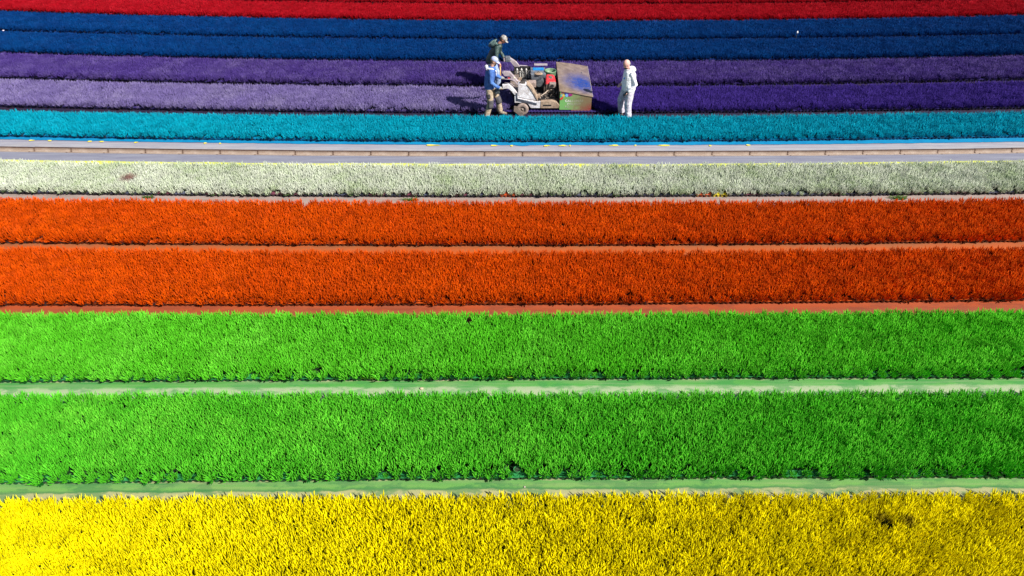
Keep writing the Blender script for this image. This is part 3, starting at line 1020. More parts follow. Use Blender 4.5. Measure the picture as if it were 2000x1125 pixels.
gr = MB().lathe((1.20, 20.92, .66), (0, 0, 1), [(.15, 0), (.175, .02), (.178, .14), (.185, .15), (.185, .17), (.168, .17), (.160, .15), (.155, .03), (0, .02)], 28).build('bucket', green_b, smooth=True, off=(1.20, 20.92, .66))
gr.location = (1.20, 20.92, .66)
tag(gr, 'green round bucket behind the red engine cover', 'bucket')
MB().box(1.03, 1.40, 20.72, 21.12, .36, .658).build('rear_plinth', black, mc)
hs = MB().tube([(1.13, 20.2, .50), (1.02, 20.05, .46), (.88, 19.95, .40), (.85, 19.86, .34), (.90, 19.80, .28), (1.02, 19.74, .40)], .016, 8)
hs.tube([(1.12, 20.2, .5), (1.3, 20.15, .5)], .014, 8)
hs.build('hose', worn('tan_hose', (.36, .28, .22), (.5, .4, .32), 12), mc, smooth=True)
cl = MB()
rc = random.Random(5)
for i in range(26):
    px, py, pz = rc.uniform(.62, 1.36), rc.uniform(19.82, 20.3), rc.uniform(.36, .44)
    s = rc.uniform(.02, .055)
    if i % 3:
        cl.box(px - s, px + s, py - s, py + s, .355, pz + s * .5)
    else:
        cl.tube([(px, py, .36), (px + rc.uniform(-.1, .1), py, pz + .06), (px + rc.uniform(-.1, .15), py + .05, pz)], .012, 6)
cl.build('fittings', dusty, mc)
MB().box(.70, .86, 19.86, 20.0, .36, .47).build('valve_box', panel_t, mc, bevel=.012)
MB().box(.62, .70, 20.0, 20.1, .36, .50).build('bracket', panel_t, mc, bevel=.008)
for px, py in ((1.34, 19.98), (1.26, 20.05), (1.40, 20.1)):
    MB().tube([(px, py, .40), (px + .03, py - .02, .52), (px + .07, py - .02, .47)], [.03, .035, .02], 8).build('carburettor', dusty, mc, smooth=True)


# spray hood
def hood_paint():
    m, nt, p = new_mat('hood_lid_paint')
    tc = nt.nodes.new('ShaderNodeTexCoord')
    n = noise_node(nt, tc.outputs['Object'], 5, 5, .65)
    col = ramp(nt, n.outputs['Fac'], [(.38, (.18, .125, .085)), (.62, (.30, .22, .155))]).outputs[0]
    geo = nt.nodes.new('ShaderNodeNewGeometry')
    # violet and blue overspray drifts
    d1 = near_point(nt, geo.outputs['Position'], 2.2, 20.85, 1.1, .95)
    n2 = noise_node(nt, tc.outputs['Object'], 7, 4, .7)
    f1 = math_node(nt, 'MULTIPLY', d1, math_node(nt, 'ADD', n2.outputs['Fac'], .25), True)
    col = mix(nt, math_node(nt, 'MULTIPLY', f1, .5), col, (.13, .10, .22))
    d2 = near_point(nt, geo.outputs['Position'], 2.16, 20.36, .92, .98)
    f2 = ramp(nt, math_node(nt, 'MULTIPLY', d2, math_node(nt, 'ADD', n2.outputs['Fac'], .45)), [(.18, 0.0), (.78, 1.0)])
    col = mix(nt, f2.outputs[0], col, (.010, .045, .26))
    n3 = noise_node(nt, tc.outputs['Object'], 22, 4, .8)
    f3 = ramp(nt, n3.outputs['Fac'], [(.60, 0.0), (.68, .8)])
    col = mix(nt, f3.outputs[0], col, (.42, .39, .36))
    # runs of old paint and mud down the slope
    mp = nt.nodes.new('ShaderNodeMapping')
    mp.inputs['Scale'].default_value = (2.0, 14.0, 1)
    nt.links.new(tc.outputs['Object'], mp.inputs[0])
    n4 = noise_node(nt, mp.outputs[0], 2.6, 5, .7)
    f4 = ramp(nt, n4.outputs['Fac'], [(.50, 0.0), (.66, .65)])
    col = mix(nt, f4.outputs[0], col, (.11, .075, .055))
    nt.links.new(col, p.inputs['Base Color'])
    p.inputs['Roughness'].default_value = .42
    b = nt.nodes.new('ShaderNodeBump')
    b.inputs['Strength'].default_value = .25
    b.inputs['Distance'].default_value = .03
    n5 = noise_node(nt, tc.outputs['Object'], 4, 3)
    nt.links.new(n5.outputs['Fac'], b.inputs['Height'])
    nt.links.new(b.outputs[0], p.inputs['Normal'])
    return m


def hood_front():
    """green board that dust and brown spray have crept over from the right and below"""
    m, nt, p = new_mat('hood_board_paint')
    geo = nt.nodes.new('ShaderNodeNewGeometry')
    s = nt.nodes.new('ShaderNodeSeparateXYZ')
    nt.links.new(geo.outputs['Position'], s.inputs[0])
    n = noise_node(nt, geo.outputs['Position'], 7, 4, .65)
    nn = math_node(nt, 'MULTIPLY', math_node(nt, 'SUBTRACT', n.outputs['Fac'], .5), .7)
    t = math_node(nt, 'ADD', math_node(nt, 'DIVIDE', math_node(nt, 'SUBTRACT', s.outputs['X'], 1.44), .96), nn)
    col = ramp(nt, t, [(.10, (.17, .42, .12)), (.42, (.22, .30, .12)), (.70, (.19, .165, .085)), (1.0, (.20, .125, .07))]).outputs[0]
    low = math_node(nt, 'SUBTRACT', .34, s.outputs['Z'])
    f = math_node(nt, 'MULTIPLY', math_node(nt, 'MULTIPLY', low, 3.2, True), math_node(nt, 'SUBTRACT', t, .45), True)
    col = mix(nt, math_node(nt, 'MULTIPLY', f, 2.2, True), col, (.26, .035, .03))
    n2 = noise_node(nt, geo.outputs['Position'], 30, 4, .8)
    col = mix(nt, ramp(nt, n2.outputs['Fac'], [(.56, 0.0), (.7, .5)]).outputs[0], col, (.30, .26, .18))
    nt.links.new(col, p.inputs['Base Color'])
    p.inputs['Roughness'].default_value = .45
    return m


HX0, HX1, HY0, HY1 = 1.44, 2.40, 19.62, 21.65
hd = MB()
ZL, ZR = .700, .515       # lid height at the left and right of the near edge
ZLf, ZRf = .815, .68       # and of the far edge
t_ = .015
# side boards
MB().hexa([(HX0, HY0, .10), (HX1, HY0, .10), (HX1, HY0 + .02, .10), (HX0, HY0 + .02, .10), (HX0, HY0, ZL - .01), (HX1, HY0, ZR - .01), (HX1, HY0 + .02, ZR - .01), (HX0, HY0 + .02, ZL - .01)]).build('front_board', hood_front(), mc)
side_m = worn('hood_side', (.22, .18, .16), (.34, .28, .25), 6, .5, grime=(.12, .08, .12))
MB().hexa([(HX1 - .02, HY0 + .021, .10), (HX1, HY0 + .021, .10), (HX1, HY1, .10), (HX1 - .02, HY1, .10), (HX1 - .02, HY0 + .021, ZR - .01), (HX1, HY0 + .021, ZR - .014), (HX1, HY1, ZRf - .014), (HX1 - .02, HY1, ZRf - .01)]).build('side_board', side_m, mc)
MB().hexa([(HX0, HY1 - .02, .10), (HX1 - .021, HY1 - .02, .10), (HX1 - .021, HY1, .10), (HX0, HY1, .10), (HX0, HY1 - .02, ZLf - .01), (HX1 - .021, HY1 - .02, ZRf - .01), (HX1 - .021, HY1, ZRf - .01), (HX0, HY1, ZLf - .01)]).build('back_board', side_m, mc)
MB().hexa([(HX0 - .03, HY0 + .021, .10), (HX0 - .01, HY0 + .021, .10), (HX0 - .01, HY1 - .021, .10), (HX0 - .03, HY1 - .021, .10), (HX0 - .03, HY0 + .021, ZL - .03), (HX0 - .01, HY0 + .021, ZL - .03), (HX0 - .01, HY1 - .021, ZLf - .03), (HX0 - .03, HY1 - .021, ZLf - .03)]).build('inner_board', black, mc)
# lid: gridded so it can buckle a little
lid = MB()
NU, NV = 10, 16
for side in (0, 1):
    for j in range(NV + 1):
        for i in range(NU + 1):
            u, v = i / NU, j / NV
            x = HX0 - .02 + (HX1 - HX0 + .05) * u
            y = HY0 - .02 + (HY1 - HY0 + .04) * v
            z = (ZL * (1 - u) + ZR * u) * (1 - v) + (ZLf * (1 - u) + ZRf * u) * v
            z += .010 * noise.noise(Vector((x * 3, y * 2, 0))) + .012 * math.sin(math.pi * u) - (.012 if side else 0)
            lid.v.append((x, y, z))
o_ = (NU + 1) * (NV + 1)
for j in range(NV):
    for i in range(NU):
        a = j * (NU + 1) + i
        lid.f.append((a, a + 1, a + NU + 2, a + NU + 1))
        lid.f.append((o_ + a, o_ + a + NU + 1, o_ + a + NU + 2, o_ + a + 1))
        lid.m += [0, 0]
edge = [i for i in range(NU + 1)] + [(j + 1) * (NU + 1) + NU for j in range(NV)] + [NV * (NU + 1) + i for i in range(NU - 1, -1, -1)] + [j * (NU + 1) for j in range(NV - 1, 0, -1)]
for a, b in zip(edge, edge[1:] + edge[:1]):
    lid.f.append((a, a + o_, b + o_, b))
    lid.m.append(0)
lido = lid.build('lid', hood_paint(), mc, smooth=False)


def lid_z(x, y):
    u = (x - HX0 + .02) / (HX1 - HX0 + .05)
    v = (y - HY0 + .02) / (HY1 - HY0 + .04)
    return (ZL * (1 - u) + ZR * u) * (1 - v) + (ZLf * (1 - u) + ZRf * u) * v


for bx, by in ((2.27, 19.93), (2.20, 21.10)):
    MB().lathe((bx, by, lid_z(bx, by)), (0, 0, 1), [(.022, -.01), (.024, .012), (.012, .03), (0, .032)], 10).build('lid_knob', bar_m, mc, smooth=True)
MB().tube([(HX1 + .028, HY0 - .015, ZR), (HX1 + .028, HY1 + .015, ZRf + .0)], .010, 6).build('lid_rail', panel_m, mc)
MB().box(1.80, 2.37, HY0 - .005, HY0 + .02, .012, .098).build('skirt', worn('red_dusted_rubber', (.20, .10, .09), (.28, .04, .05), 4, .7), mc)
MB().box(1.50, 1.72, HY0 + .03, HY0 + .1, .02, .098).build('skirt', dusty, mc)


# printed flowers (flat print on the board) and its lettering
def flat_blob(name, cx, cz, r, col, petals, y, ph=0, depth=.5):
    m = worn('print_' + name, col, tuple(v * .75 for v in col), 20, .5)
    n = 30
    vs = [(cx, y, cz)]
    for k in range(n):
        a = 2 * math.pi * k / n
        rr = r * (1 - depth * .5 + depth * .5 * abs(math.cos(a * petals / 2 + ph)))
        vs.append((cx + rr * math.cos(a), y, cz + rr * math.sin(a)))
    MB().add(vs, [(0, 1 + k, 1 + (k + 1) % n) for k in range(n)]).build('printed_flower', m, mc)


FY = HY0 - .003
for i, (cx, cz, r, col, pt) in enumerate([
        (1.505, .575, .030, (.30, .06, .10), 5), (1.475, .535, .028, (.40, .24, .10), 5), (1.560, .560, .024, (.42, .08, .06), 4),
        (1.490, .490, .036, (.16, .42, .42), 6), (1.545, .485, .036, (.80, .48, .10), 6), (1.610, .555, .040, (.05, .05, .26), 5), (1.665, .552, .036, (.07, .05, .22), 5),
        (1.640, .490, .044, (.22, .46, .80), 6), (1.735, .505, .050, (.28, .03, .20), 5), (1.785, .512, .030, (.34, .03, .16), 5),
        (1.512, .415, .030, (.68, .05, .05), 4), (1.475, .378, .030, (.68, .05, .05), 4)]):
    flat_blob('flower', cx, cz + .065, r * 1.15, col, pt, FY - .0006 * i, i, .45)
MB().box(HX0 + .005, 2.05, HY0 - .0025, HY0 - .0005, .440, .446).build('board_seam', worn('seam_green', (.06, .16, .05), (.09, .18, .06)), mc)


def lettering():
    m, nt, p = new_mat('worn_lettering')
    geo = nt.nodes.new('ShaderNodeNewGeometry')
    s = nt.nodes.new('ShaderNodeSeparateXYZ')
    nt.links.new(geo.outputs['Position'], s.inputs[0])
    n = noise_node(nt, geo.outputs['Position'], 20, 3, .7)
    t = math_node(nt, 'ADD', math_node(nt, 'SUBTRACT', s.outputs['X'], 1.58), math_node(nt, 'MULTIPLY', math_node(nt, 'SUBTRACT', n.outputs['Fac'], .5), .2))
    low = math_node(nt, 'MULTIPLY', math_node(nt, 'SUBTRACT', .33, s.outputs['Z'], True), 1.6)
    t = math_node(nt, 'ADD', t, low)
    c = ramp(nt, t, [(.08, (.75, .78, .70)), (.26, (.36, .38, .27)), (.60, (.22, .20, .13))])
    nt.links.new(c.outputs[0], p.inputs['Base Color'])
    p.inputs['Roughness'].default_value = .5
    return m


let_m = lettering()


def text_part(txt, x, z, size, y, bold=0.0022, xs=1.0):
    cu = bpy.data.curves.new('lettering', 'FONT')
    cu.body = txt
    cu.size = size
    cu.extrude = 0.0006
    cu.offset = bold
    cu.space_character = 1.12
    tmp = bpy.data.objects.new('tmp', cu)
    COL.objects.link(tmp)
    bpy.context.view_layer.update()
    me = bpy.data.meshes.new_from_object(tmp.evaluated_get(bpy.context.evaluated_depsgraph_get()))
    bpy.data.objects.remove(tmp)
    me.materials.clear()
    me.materials.append(let_m)
    o = bpy.data.objects.new('lettering', me)
    me.transform(Matrix.Translation((x - .9, y - 20.4, z)) @ Matrix.Rotation(R(90), 4, 'X') @ Matrix.Diagonal((xs, 1, 1, 1)))
    COL.objects.link(o)
    o.parent = mc


text_part('CALLUNAE', 1.60, .350, .100, FY, .0035)
text_part('COLOUR', 1.66, .250, .095, FY, .0035)
text_part('TO', 1.60, .155, .095, FY, .0035)


# ------------------------------------------------------------------ people
def remeshed(mb, name, mat, parent, voxel=.012, smooth_it=6, disp=0.0, kind_mats=None):
    """union of the overlapping swept volumes as one continuous skin"""
    off = world_loc(parent)
    me = mb.mesh(name, mat if isinstance(mat, list) else [mat], True, off)
    tmp = bpy.data.objects.new('tmp', me)
    COL.objects.link(tmp)
    md = tmp.modifiers.new('r', 'REMESH')
    md.mode = 'VOXEL'
    md.voxel_size = voxel
    sm = tmp.modifiers.new('s', 'SMOOTH')
    sm.factor = .5
    sm.iterations = smooth_it
    bpy.context.view_layer.update()
    res = bpy.data.meshes.new_from_object(tmp.evaluated_get(bpy.context.evaluated_depsgraph_get()))
    bpy.data.objects.remove(tmp)
    res.name = name
    if disp:
        for v in res.vertices:
            n = noise.noise(Vector((v.co.x * 9, v.co.y * 9, v.co.z * 5))) + .5 * noise.noise(v.co * 24)
            v.co += v.normal * n * disp
    res.polygons.foreach_set('use_smooth', [True] * len(res.polygons))
    o = bpy.data.objects.new(name, res)
    COL.objects.link(o)
    o.parent = parent
    return o


def cloth(name, c1, c2, scale=8, rough=.85, grime=None):
    return worn(name, c1, c2, scale, rough, bump=.6, bscale=14, grime=grime)


def hand(mb, w, d, curl, side):
    """palm and five fingers of unequal length; w wrist, d pointing direction, curl = direction fingers bend to"""
    w, d, c = Vector(w), Vector(d).normalized(), Vector(curl).normalized()
    lat = d.cross(c).normalized()
    mb.tube([w - d * .03, w + d * .015, w + d * .05, w + d * .085], [.027, .030, .036, .030], 10, flat=(c, .55))
    for i, ln in enumerate((.070, .080, .076, .060)):
        b = w + d * .075 + lat * (i - 1.5) * .021
        p1 = b + d * ln * .42
        p2 = p1 + (d * .55 + c * .8).normalized() * ln * .35
        p3 = p2 + (c - d * .15).normalized() * ln * .28
        mb.tube([b - d * .02, p1, p2, p3], [.0105, .0098, .009, .007], 7)
    tb = w + d * .02 - lat * .028 * side
    mb.tube([tb, tb + (d * .5 - lat * side).normalized() * .04, tb + (d * .6 - lat * side * .3 + c * .8).normalized() * .075], [.013, .012, .009], 7)


def person(label, loc, J, mats, face, opts):
    """J: joints in metres; face: unit direction the face looks; clothes are separate skins over one body"""
    P = thing('person', label, 'person', loc)
    V = {k: Vector(v) for k, v in J.items()}
    lat = Vector((0, 1, 0))
    sk = mats['skin']
    hc = V['head']
    f = Vector(face).normalized()
    up = (Vector((0, 0, 1)) - f * f.z).normalized()
    rt_ = f.cross(up).normalized()
    M = Matrix((rt_, f, up)).transposed()      # local x = side, y = face, z = up
    b = MB()
    b.ell(hc + up * .02 - f * .012, (.082, .104, .112), M, 20, 14)          # skull
    b.ell(hc - up * .055 + f * .028, (.056, .060, .066), M, 16, 10)          # jaw
    b.tube([hc - up * .005 + f * .085, hc - up * .03 + f * .112, hc - up * .04 + f * .098], [.010, .016, .012], 8)   # nose
    b.ell(hc + up * .012 + f * .078, (.050, .014, .010), M, 10, 6)            # brow
    b.ell(hc - up * .072 + f * .080, (.026, .012, .009), M, 10, 6)           # lips
    for s in (-1, 1):
        b.ell(hc + rt_ * s * .078 - up * .012 - f * .010, (.010, .020, .032), M, 10, 6)
    b.tube([V['neck'] - Vector((0, 0, .05)), V['neck'], hc - up * .06 - f * .02], [.066, .058, .055], 12)
    b.tube([V['hip'], V['waist'], V['chest'], V['neck'] - Vector((0, 0, .03))], [.11, .105, .115, .06], 14, flat=((0, 1, 0), [1.3, 1.2, 1.35, 1.4]))
    for s in ('r', 'l'):
        b.tube([V['sh_' + s], V['el_' + s], V['wr_' + s]], [.048, .036, .026], 10)
        b.tube([V['hp_' + s], V['kn_' + s], V['an_' + s]], [.078, .052, .036], 10)
        b.tube([V['chest'] + (V['sh_' + s] - V['chest']) * .1, V['sh_' + s]], [.07, .055], 10)
        b.tube([V['an_' + s] + Vector((0, 0, -.02)), V['to_' + s]], [.036, .025], 8)
        hand(b, V['wr_' + s], V['hd_' + s] - V['wr_' + s], opts.get('curl', (0, 0, -1)), 1 if s == 'r' else -1)
    remeshed(b, 'body', sk, P, .0085, 3)
    for s in (-1, 1):
        MB().ell(hc + rt_ * s * .032 - up * .008 + f * .084, (.011, .008, .008), M, 10, 6).build('eye', mats['eye'], P, smooth=True)
    # trousers
    t = MB()
    t.tube([V['waist'] * .35 + V['hip'] * .65 + Vector((0, 0, .04)), V['hip'], V['hip'] - Vector((0, 0, .07))], [.125, .135, .115], 14, flat=((0, 1, 0), 1.28))
    for s in ('r', 'l'):
        mid = V['kn_' + s].lerp(V['an_' + s], .55)
        t.tube([V['hp_' + s] + Vector((0, 0, .03)), V['hp_' + s].lerp(V['kn_' + s], .5), V['kn_' + s], mid, V['an_' + s] + Vector((0, 0, .0))],
               [q * opts.get('baggy', 1.0) for q in (.112, .104, .090, .084, .088)], 12)
    remeshed(t, 'trousers', mats['trousers'], P, .013, 4, .010)
    # top
    j = MB()
    hem = V['hip'].lerp(V['waist'], opts.get('hem', .2)) + Vector(opts.get('hem_off', (0, 0, 0)))
    j.tube([hem - Vector((0, 0, .05)), hem, V['waist'], V['chest'], V['neck'] - Vector((0, 0, .06)), V['neck'] - Vector((0, 0, .005))],
           opts.get('torso', [.150, .150, .140, .150, .110, .070]), 18, flat=((0, 1, 0), [1.22, 1.22, 1.22, 1.35, 1.45, 1.1]))
    for s in ('r', 'l'):
        j.tube([V['chest'].lerp(V['sh_' + s], .5), V['sh_' + s], V['sh_' + s].lerp(V['el_' + s], .5), V['el_' + s], V['el_' + s].lerp(V['wr_' + s], .6), V['wr_' + s] - (V['wr_' + s] - V['el_' + s]).normalized() * .01],
               [.085, .080, .070, .062, .054, .046], 12)
    remeshed(j, opts.get('top', 'jacket'), mats['top'], P, .013, 4, .012)
    # boots
    for s in ('r', 'l'):
        bt = MB()
        a, q = V['an_' + s], V['to_' + s]
        bt.tube([a + Vector((0, 0, .06)), a - Vector((0, 0, .02)), a - Vector((0, 0, .05))], [.052, .056, .05], 10)
        dirn = (q - a)
        dirn.z = 0
        dirn = dirn.normalized()
        zf = q.z - .01
        bt.tube([Vector((a.x, a.y, a.z - .045)) - dirn * .05, Vector((a.x, a.y, a.z - .045)) + dirn * .03, Vector((q.x, q.y, zf)) - dirn * .02, Vector((q.x, q.y, zf)) + dirn * .03], [.045, .052, .046, .028], 10)
        remeshed(bt, 'boot', mats['boots'], P, .010, 3)
    return P, hc, f, up, rt_, M, V


skin1 = worn('weathered_skin', (.50, .26, .17), (.58, .33, .23), 9, .55)
skin3 = worn('pink_skin', (.62, .33, .27), (.70, .42, .35), 9, .5)
eye_m = worn('dark_eye', (.02, .015, .01), (.04, .03, .02), 9, .2)
hair_d = worn('dark_hair', (.015, .012, .010), (.05, .035, .025), 40, .8, bump=.5, bscale=80)
hair_g = worn('grey_stubble', (.30, .28, .27), (.45, .43, .42), 40, .9)
boots_m = worn('muddy_boot', (.16, .12, .09), (.34, .28, .21), 10, .8)


def add_cap(P, hc, f, up, rt_, M, mat, brim_dir=None):
    c = MB()
    c.ell(hc + up * .050 - f * .012, (.092, .112, .086), M, 22, 12)
    cp = remeshed(c, 'cap', mat, P, .009, 2)
    # cut the lower half of the dome away
    bm = bmesh.new()
    bm.from_mesh(cp.data)
    cc = hc + up * .028 - world_loc(P)
    bmesh.ops.bisect_plane(bm, geom=bm.verts[:] + bm.edges[:] + bm.faces[:], plane_co=cc, plane_no=up * .96 + f * .1, clear_inner=True)
    bm.to_mesh(cp.data)
    bm.free()
    br = MB()
    bc = hc + up * .042 + f * .085
    N = 12
    top, bot = [], []
    vs = []
    for lay in (0, -.005):
        for k in range(N + 1):
            a = math.pi * k / N
            x_ = -math.cos(a) * .080
            y_ = math.sin(a) * .085
            vs.append(bc + rt_ * x_ + f * y_ + up * (lay - .022 * (y_ / .085) - .018 * (x_ / .08) ** 2))
        for k in range(N + 1):
            a = math.pi * k / N
            x_ = -math.cos(a) * .078
            vs.append(bc + rt_ * x_ + f * (-.03) + up * (lay + .004 - .018 * (x_ / .08) ** 2))
    n1 = N + 1
    fs = []
    for k in range(N):
        fs.append((k, k + 1, n1 + k + 1, n1 + k))
        fs.append((2 * n1 + k, 3 * n1 + k, 3 * n1 + k + 1, 2 * n1 + k + 1))
        fs.append((k, 2 * n1 + k, 2 * n1 + k + 1, k + 1))
    br.add(vs, fs).build('brim', mat, cp, smooth=True, off=tuple(world_loc(P)))
    return cp


# --- near worker: blue hooded jacket, pale cap, khaki work trousers
L1 = (-0.60, 19.30, 0)
khaki = cloth('khaki_canvas', (.36, .27, .18), (.50, .40, .29), 7, grime=(.24, .17, .12))
J1 = dict(hip=(-.655, 19.28, .96), waist=(-.665, 19.28, 1.12), chest=(-.625, 19.28, 1.38), neck=(-.565, 19.28, 1.58), head=(-.505, 19.28, 1.715),
          sh_r=(-.60, 19.08, 1.49), el_r=(-.60, 19.02, 1.18), wr_r=(-.37, 19.12, .985), hd_r=(-.29, 19.22, .945),
          sh_l=(-.58, 19.48, 1.49), el_l=(-.50, 19.58, 1.20), wr_l=(-.34, 19.72, 1.06), hd_l=(-.26, 19.80, 1.03),
          hp_r=(-.66, 19.20, .90), kn_r=(-.64, 19.17, .50), an_r=(-.755, 19.16, .11), to_r=(-.60, 19.14, .045),
          hp_l=(-.64, 19.37, .90), kn_l=(-.42, 19.42, .54), an_l=(-.36, 19.44, .15), to_l=(-.18, 19.44, .07))
P1, hc, f, up, rt_, M, V = person('person walking behind the machine in blue hooded jacket, pale blue cap and khaki work trousers', L1, J1,
                                  dict(skin=skin1, eye=eye_m, trousers=khaki, top=cloth('blue_fleece', (.035, .10, .34), (.08, .19, .50), 6), boots=boots_m),
                                  (1, -.12, -.42), dict(hem=.15, curl=(0.1, .1, -1), torso=[.155, .155, .145, .15, .115, .07]))
add_cap(P1, hc, f, up, rt_, M, cloth('pale_blue_cap', (.36, .40, .60), (.48, .52, .70), 6))
h_ = MB()
h_.tube([(-.70, 19.14, 1.53), (-.74, 19.28, 1.56), (-.68, 19.43, 1.53)], [.04, .055, .04], 10)
h_.tube([(-.68, 19.13, 1.55), (-.57, 19.14, 1.545), (-.46, 19.22, 1.45), (-.455, 19.24, 1.30)], [.030, .030, .022, .014], 8)
h_.tube([(-.68, 19.43, 1.55), (-.57, 19.42, 1.545), (-.46, 19.34, 1.45)], [.030, .030, .02], 8)
remeshed(h_, 'hood', cloth('white_lining', (.62, .60, .64), (.75, .73, .77), 6), P1, .012, 3, .004)
MB().ell(hc - up * .02 - f * .05, (.080, .065, .07), M, 14, 10).build('hair', hair_d, P1, smooth=True)
bd = MB().ell(hc - up * .078 + f * .045, (.050, .048, .042), M, 14, 10)
bd.build('beard', hair_d, P1, smooth=True)
pad = cloth('dark_grey_patch', (.06, .055, .06), (.11, .10, .105), 9)


def patch(P, mat, a, b, w0, w1, r, name='knee_patch'):
    """sewn-on patch: a shallow shell hugging the camera side and front of a trouser leg"""
    a, b = Vector(a), Vector(b)
    N, Kk = 7, 9
    vs = []
    ax = (b - a).normalized()
    u = Vector((1, 0, 0)) - ax * ax.x
    u.normalize()
    w = ax.cross(u)
    if w.y > 0:
        w = -w
    for i in range(N):
        c = a.lerp(b, i / (N - 1))
        for k in range(Kk):
            t = R(w0 + (w1 - w0) * k / (Kk - 1))
            vs.append(c + (u * math.cos(t) + w * math.sin(t)) * r)
    fs = [(i * Kk + k, i * Kk + k + 1, (i + 1) * Kk + k + 1, (i + 1) * Kk + k) for i in range(N - 1) for k in range(Kk - 1)]
    o = MB().add(vs, fs).build(name, mat, P, smooth=True)
    so_ = o.modifiers.new('solid', 'SOLIDIFY')
    so_.thickness = .012
    return o


patch(P1, pad, (-.645, 19.17, .62), (-.665, 19.165, .38), -35, 110, .110)
patch(P1, pad, (-.47, 19.40, .64), (-.395, 19.425, .42), -40, 120, .108)
patch(P1, pad, (-.655, 19.20, .80), (-.65, 19.19, .68), 80, 150, .125, 'thigh_pocket')
glove = cloth('dark_glove', (.03, .045, .05), (.08, .09, .10), 9)
glove_g = cloth('grey_glove', (.26, .27, .25), (.36, .37, .34), 9)
for (w_, d_, gm_) in ((J1['wr_r'], J1['hd_r'], glove_g), (J1['wr_l'], J1['hd_l'], glove_g)):
    gb = MB()
    wv, dv = Vector(w_), (Vector(d_) - Vector(w_)).normalized()
    gb.tube([wv - dv * .03, wv + dv * .02, wv + dv * .06, wv + dv * .10], [.042, .040, .046, .036], 10)
    for i in range(4):
        lat = dv.cross(Vector((0, 0, -1))).normalized()
        b0 = wv + dv * .08 + lat * (i - 1.5) * .022
        gb.tube([b0, b0 + dv * .045, b0 + dv * .06 - Vector((0, 0, .035))], [.015, .0145, .012], 8)
    remeshed(gb, 'glove', gm_, P1, .009, 2)
tb = MB().box(-.50, -.36, 19.16, 19.30, .78, .92)
tbo = tb.build('tool_pouch', glove, P1, bevel=.02)

# --- far worker: dark green rain jacket, camouflage cap, jeans
L2 = (-0.50, 21.40, 0)
jeans = cloth('washed_denim', (.24, .32, .50), (.36, .44, .62), 8)
J2 = dict(hip=(-.62, 21.40, .93), waist=(-.62, 21.40, 1.08), chest=(-.50, 21.38, 1.34), neck=(-.385, 21.38, 1.52), head=(-.265, 21.38, 1.625),
          sh_r=(-.47, 21.18, 1.44), el_r=(-.48, 21.08, 1.16), wr_r=(-.41, 21.02, 1.02), hd_r=(-.365, 21.03, .96),
          sh_l=(-.42, 21.56, 1.44), el_l=(-.36, 21.52, 1.18), wr_l=(-.25, 21.42, 1.03), hd_l=(-.17, 21.40, .985),
          hp_r=(-.60, 21.30, .90), kn_r=(-.43, 21.28, .52), an_r=(-.46, 21.28, .11), to_r=(-.30, 21.27, .045),
          hp_l=(-.60, 21.50, .90), kn_l=(-.52, 21.50, .50), an_l=(-.66, 21.50, .11), to_l=(-.50, 21.50, .045))
P2, hc, f, up, rt_, M, V = person('person leaning over the far handle in dark green rain jacket and camouflage cap', L2, J2,
                                  dict(skin=worn('tanned_skin', (.40, .17, .12), (.50, .25, .17), 9, .5), eye=eye_m, trousers=jeans,
                                       top=cloth('dark_green_nylon', (.016, .036, .033), (.05, .088, .08), 5, .5), boots=boots_m),
                                  (.86, -.15, -.62), dict(hem=.0, hem_off=(-.05, 0, .03), curl=(.1, .1, -1), torso=[.175, .170, .150, .150, .11, .07]))
camo = worn('camouflage_cloth', (.42, .39, .36), (.16, .15, .13), 22, .85, lo=.46, hi=.54, grime=(.55, .53, .52))
add_cap(P2, hc, f, up, rt_, M, camo)
MB().ell(hc - up * .015 - f * .05, (.080, .065, .075), M, 14, 10).build('hair', hair_d, P2, smooth=True)
h_ = MB()
h_.tube([(-.46, 21.22, 1.56), (-.60, 21.28, 1.50), (-.68, 21.38, 1.44), (-.60, 21.50, 1.50), (-.46, 21.54, 1.56)], [.045, .065, .07, .065, .045], 10)
h_.tube([(-.50, 21.38, 1.53), (-.70, 21.38, 1.41)], [.08, .04], 10)
remeshed(h_, 'hood', cloth('green_nylon_hood', (.07, .12, .11), (.12, .18, .165), 6, .5), P2, .012, 3, .008)

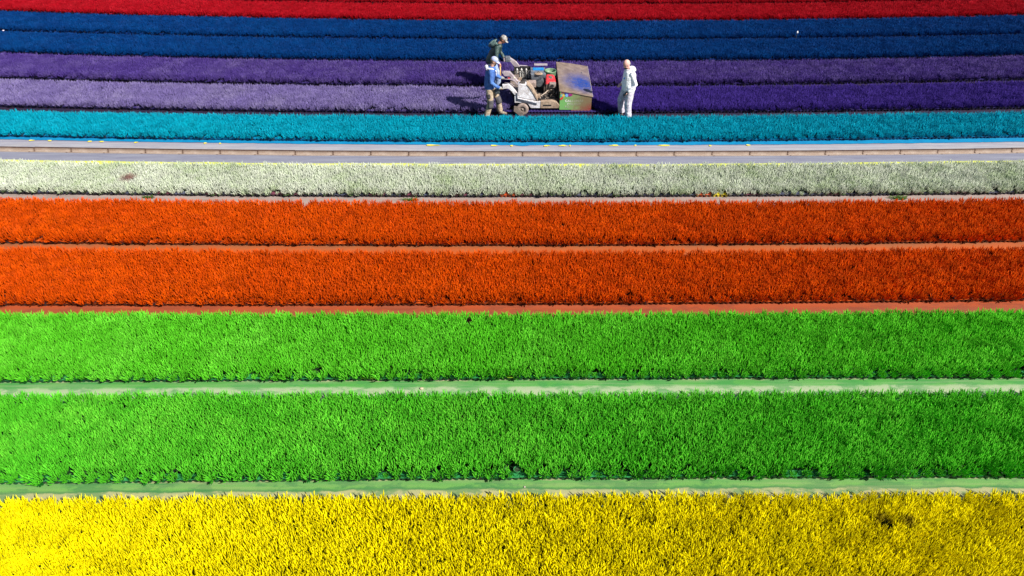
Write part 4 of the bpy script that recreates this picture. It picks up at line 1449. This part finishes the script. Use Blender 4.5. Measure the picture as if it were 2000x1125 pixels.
# --- right-hand man: bald, white hooded top, paint-stained trousers
L3 = (3.38, 19.28, 0)
stained = cloth('stained_white_canvas', (.50, .46, .53), (.72, .69, .74), 6, grime=(.20, .16, .24))
J3 = dict(hip=(3.42, 19.28, .90), waist=(3.40, 19.28, 1.06), chest=(3.40, 19.28, 1.32), neck=(3.36, 19.28, 1.50), head=(3.275, 19.26, 1.635),
          sh_r=(3.36, 19.47, 1.42), el_r=(3.40, 19.56, 1.14), wr_r=(3.22, 19.48, .97), hd_r=(3.14, 19.42, .92),
          sh_l=(3.44, 19.09, 1.42), el_l=(3.56, 19.02, 1.12), wr_l=(3.36, 19.02, .90), hd_l=(3.29, 19.05, .82),
          hp_r=(3.36, 19.38, .86), kn_r=(3.24, 19.42, .50), an_r=(3.30, 19.42, .11), to_r=(3.13, 19.44, .045),
          hp_l=(3.45, 19.18, .86), kn_l=(3.42, 19.12, .49), an_l=(3.46, 19.10, .11), to_l=(3.31, 19.06, .045))
P3, hc, f, up, rt_, M, V = person('bald person in white hooded top and stained pale trousers, standing right of the machine', L3, J3,
                                  dict(skin=skin3, eye=eye_m, trousers=stained, top=cloth('white_fleece', (.86, .87, .90), (.93, .93, .95), 6), boots=boots_m),
                                  (-.80, -.35, -.38), dict(hem=.15, curl=(-.1, .1, -1), top='hooded_top', baggy=1.18, torso=[.195, .205, .205, .185, .130, .075]))
h_ = MB()
h_.ell((3.465, 19.28, 1.50), (.11, .15, .065), Matrix.Rotation(R(18), 3, 'Y'), 16, 10)
h_.tube([(3.40, 19.17, 1.50), (3.34, 19.18, 1.475), (3.29, 19.25, 1.43)], [.035, .03, .02], 8)
h_.tube([(3.40, 19.39, 1.50), (3.34, 19.38, 1.475), (3.29, 19.31, 1.43)], [.035, .03, .02], 8)
remeshed(h_, 'hood', cloth('white_fleece_hood', (.86, .87, .90), (.93, .93, .95), 6), P3, .012, 3, .008)
MB().ell(hc - up * .085 + f * .045, (.052, .050, .050), M, 14, 10).build('beard', hair_d, P3, smooth=True)
MB().ell(hc - up * .005 - f * .055, (.079, .060, .060), M, 14, 10).build('hair', hair_g, P3, smooth=True)
gb = MB()
wv, dv = Vector(J3['wr_l']), (Vector(J3['hd_l']) - Vector(J3['wr_l'])).normalized()
gb.tube([wv - dv * .03, wv + dv * .03, wv + dv * .09], [.045, .045, .042], 10)
for i in range(4):
    lat = dv.cross(Vector((-1, 0, 0))).normalized()
    b0 = wv + dv * .08 + lat * (i - 1.5) * .022
    gb.tube([b0, b0 + dv * .05, b0 + dv * .08 + Vector((-.02, 0, 0))], [.015, .0145, .012], 8)
remeshed(gb, 'glove', glove, P3, .009, 2)
lg = MB()
lx, ly, lz = 3.235, 19.135, 1.27
lg.ell((lx, ly, lz), (.022, .012, .026), None, 12, 8)
lg.build('chest_emblem', worn('blue_print', (.01, .08, .45), (.02, .12, .5)), P3, smooth=True)
print('objects', len(bpy.data.objects))
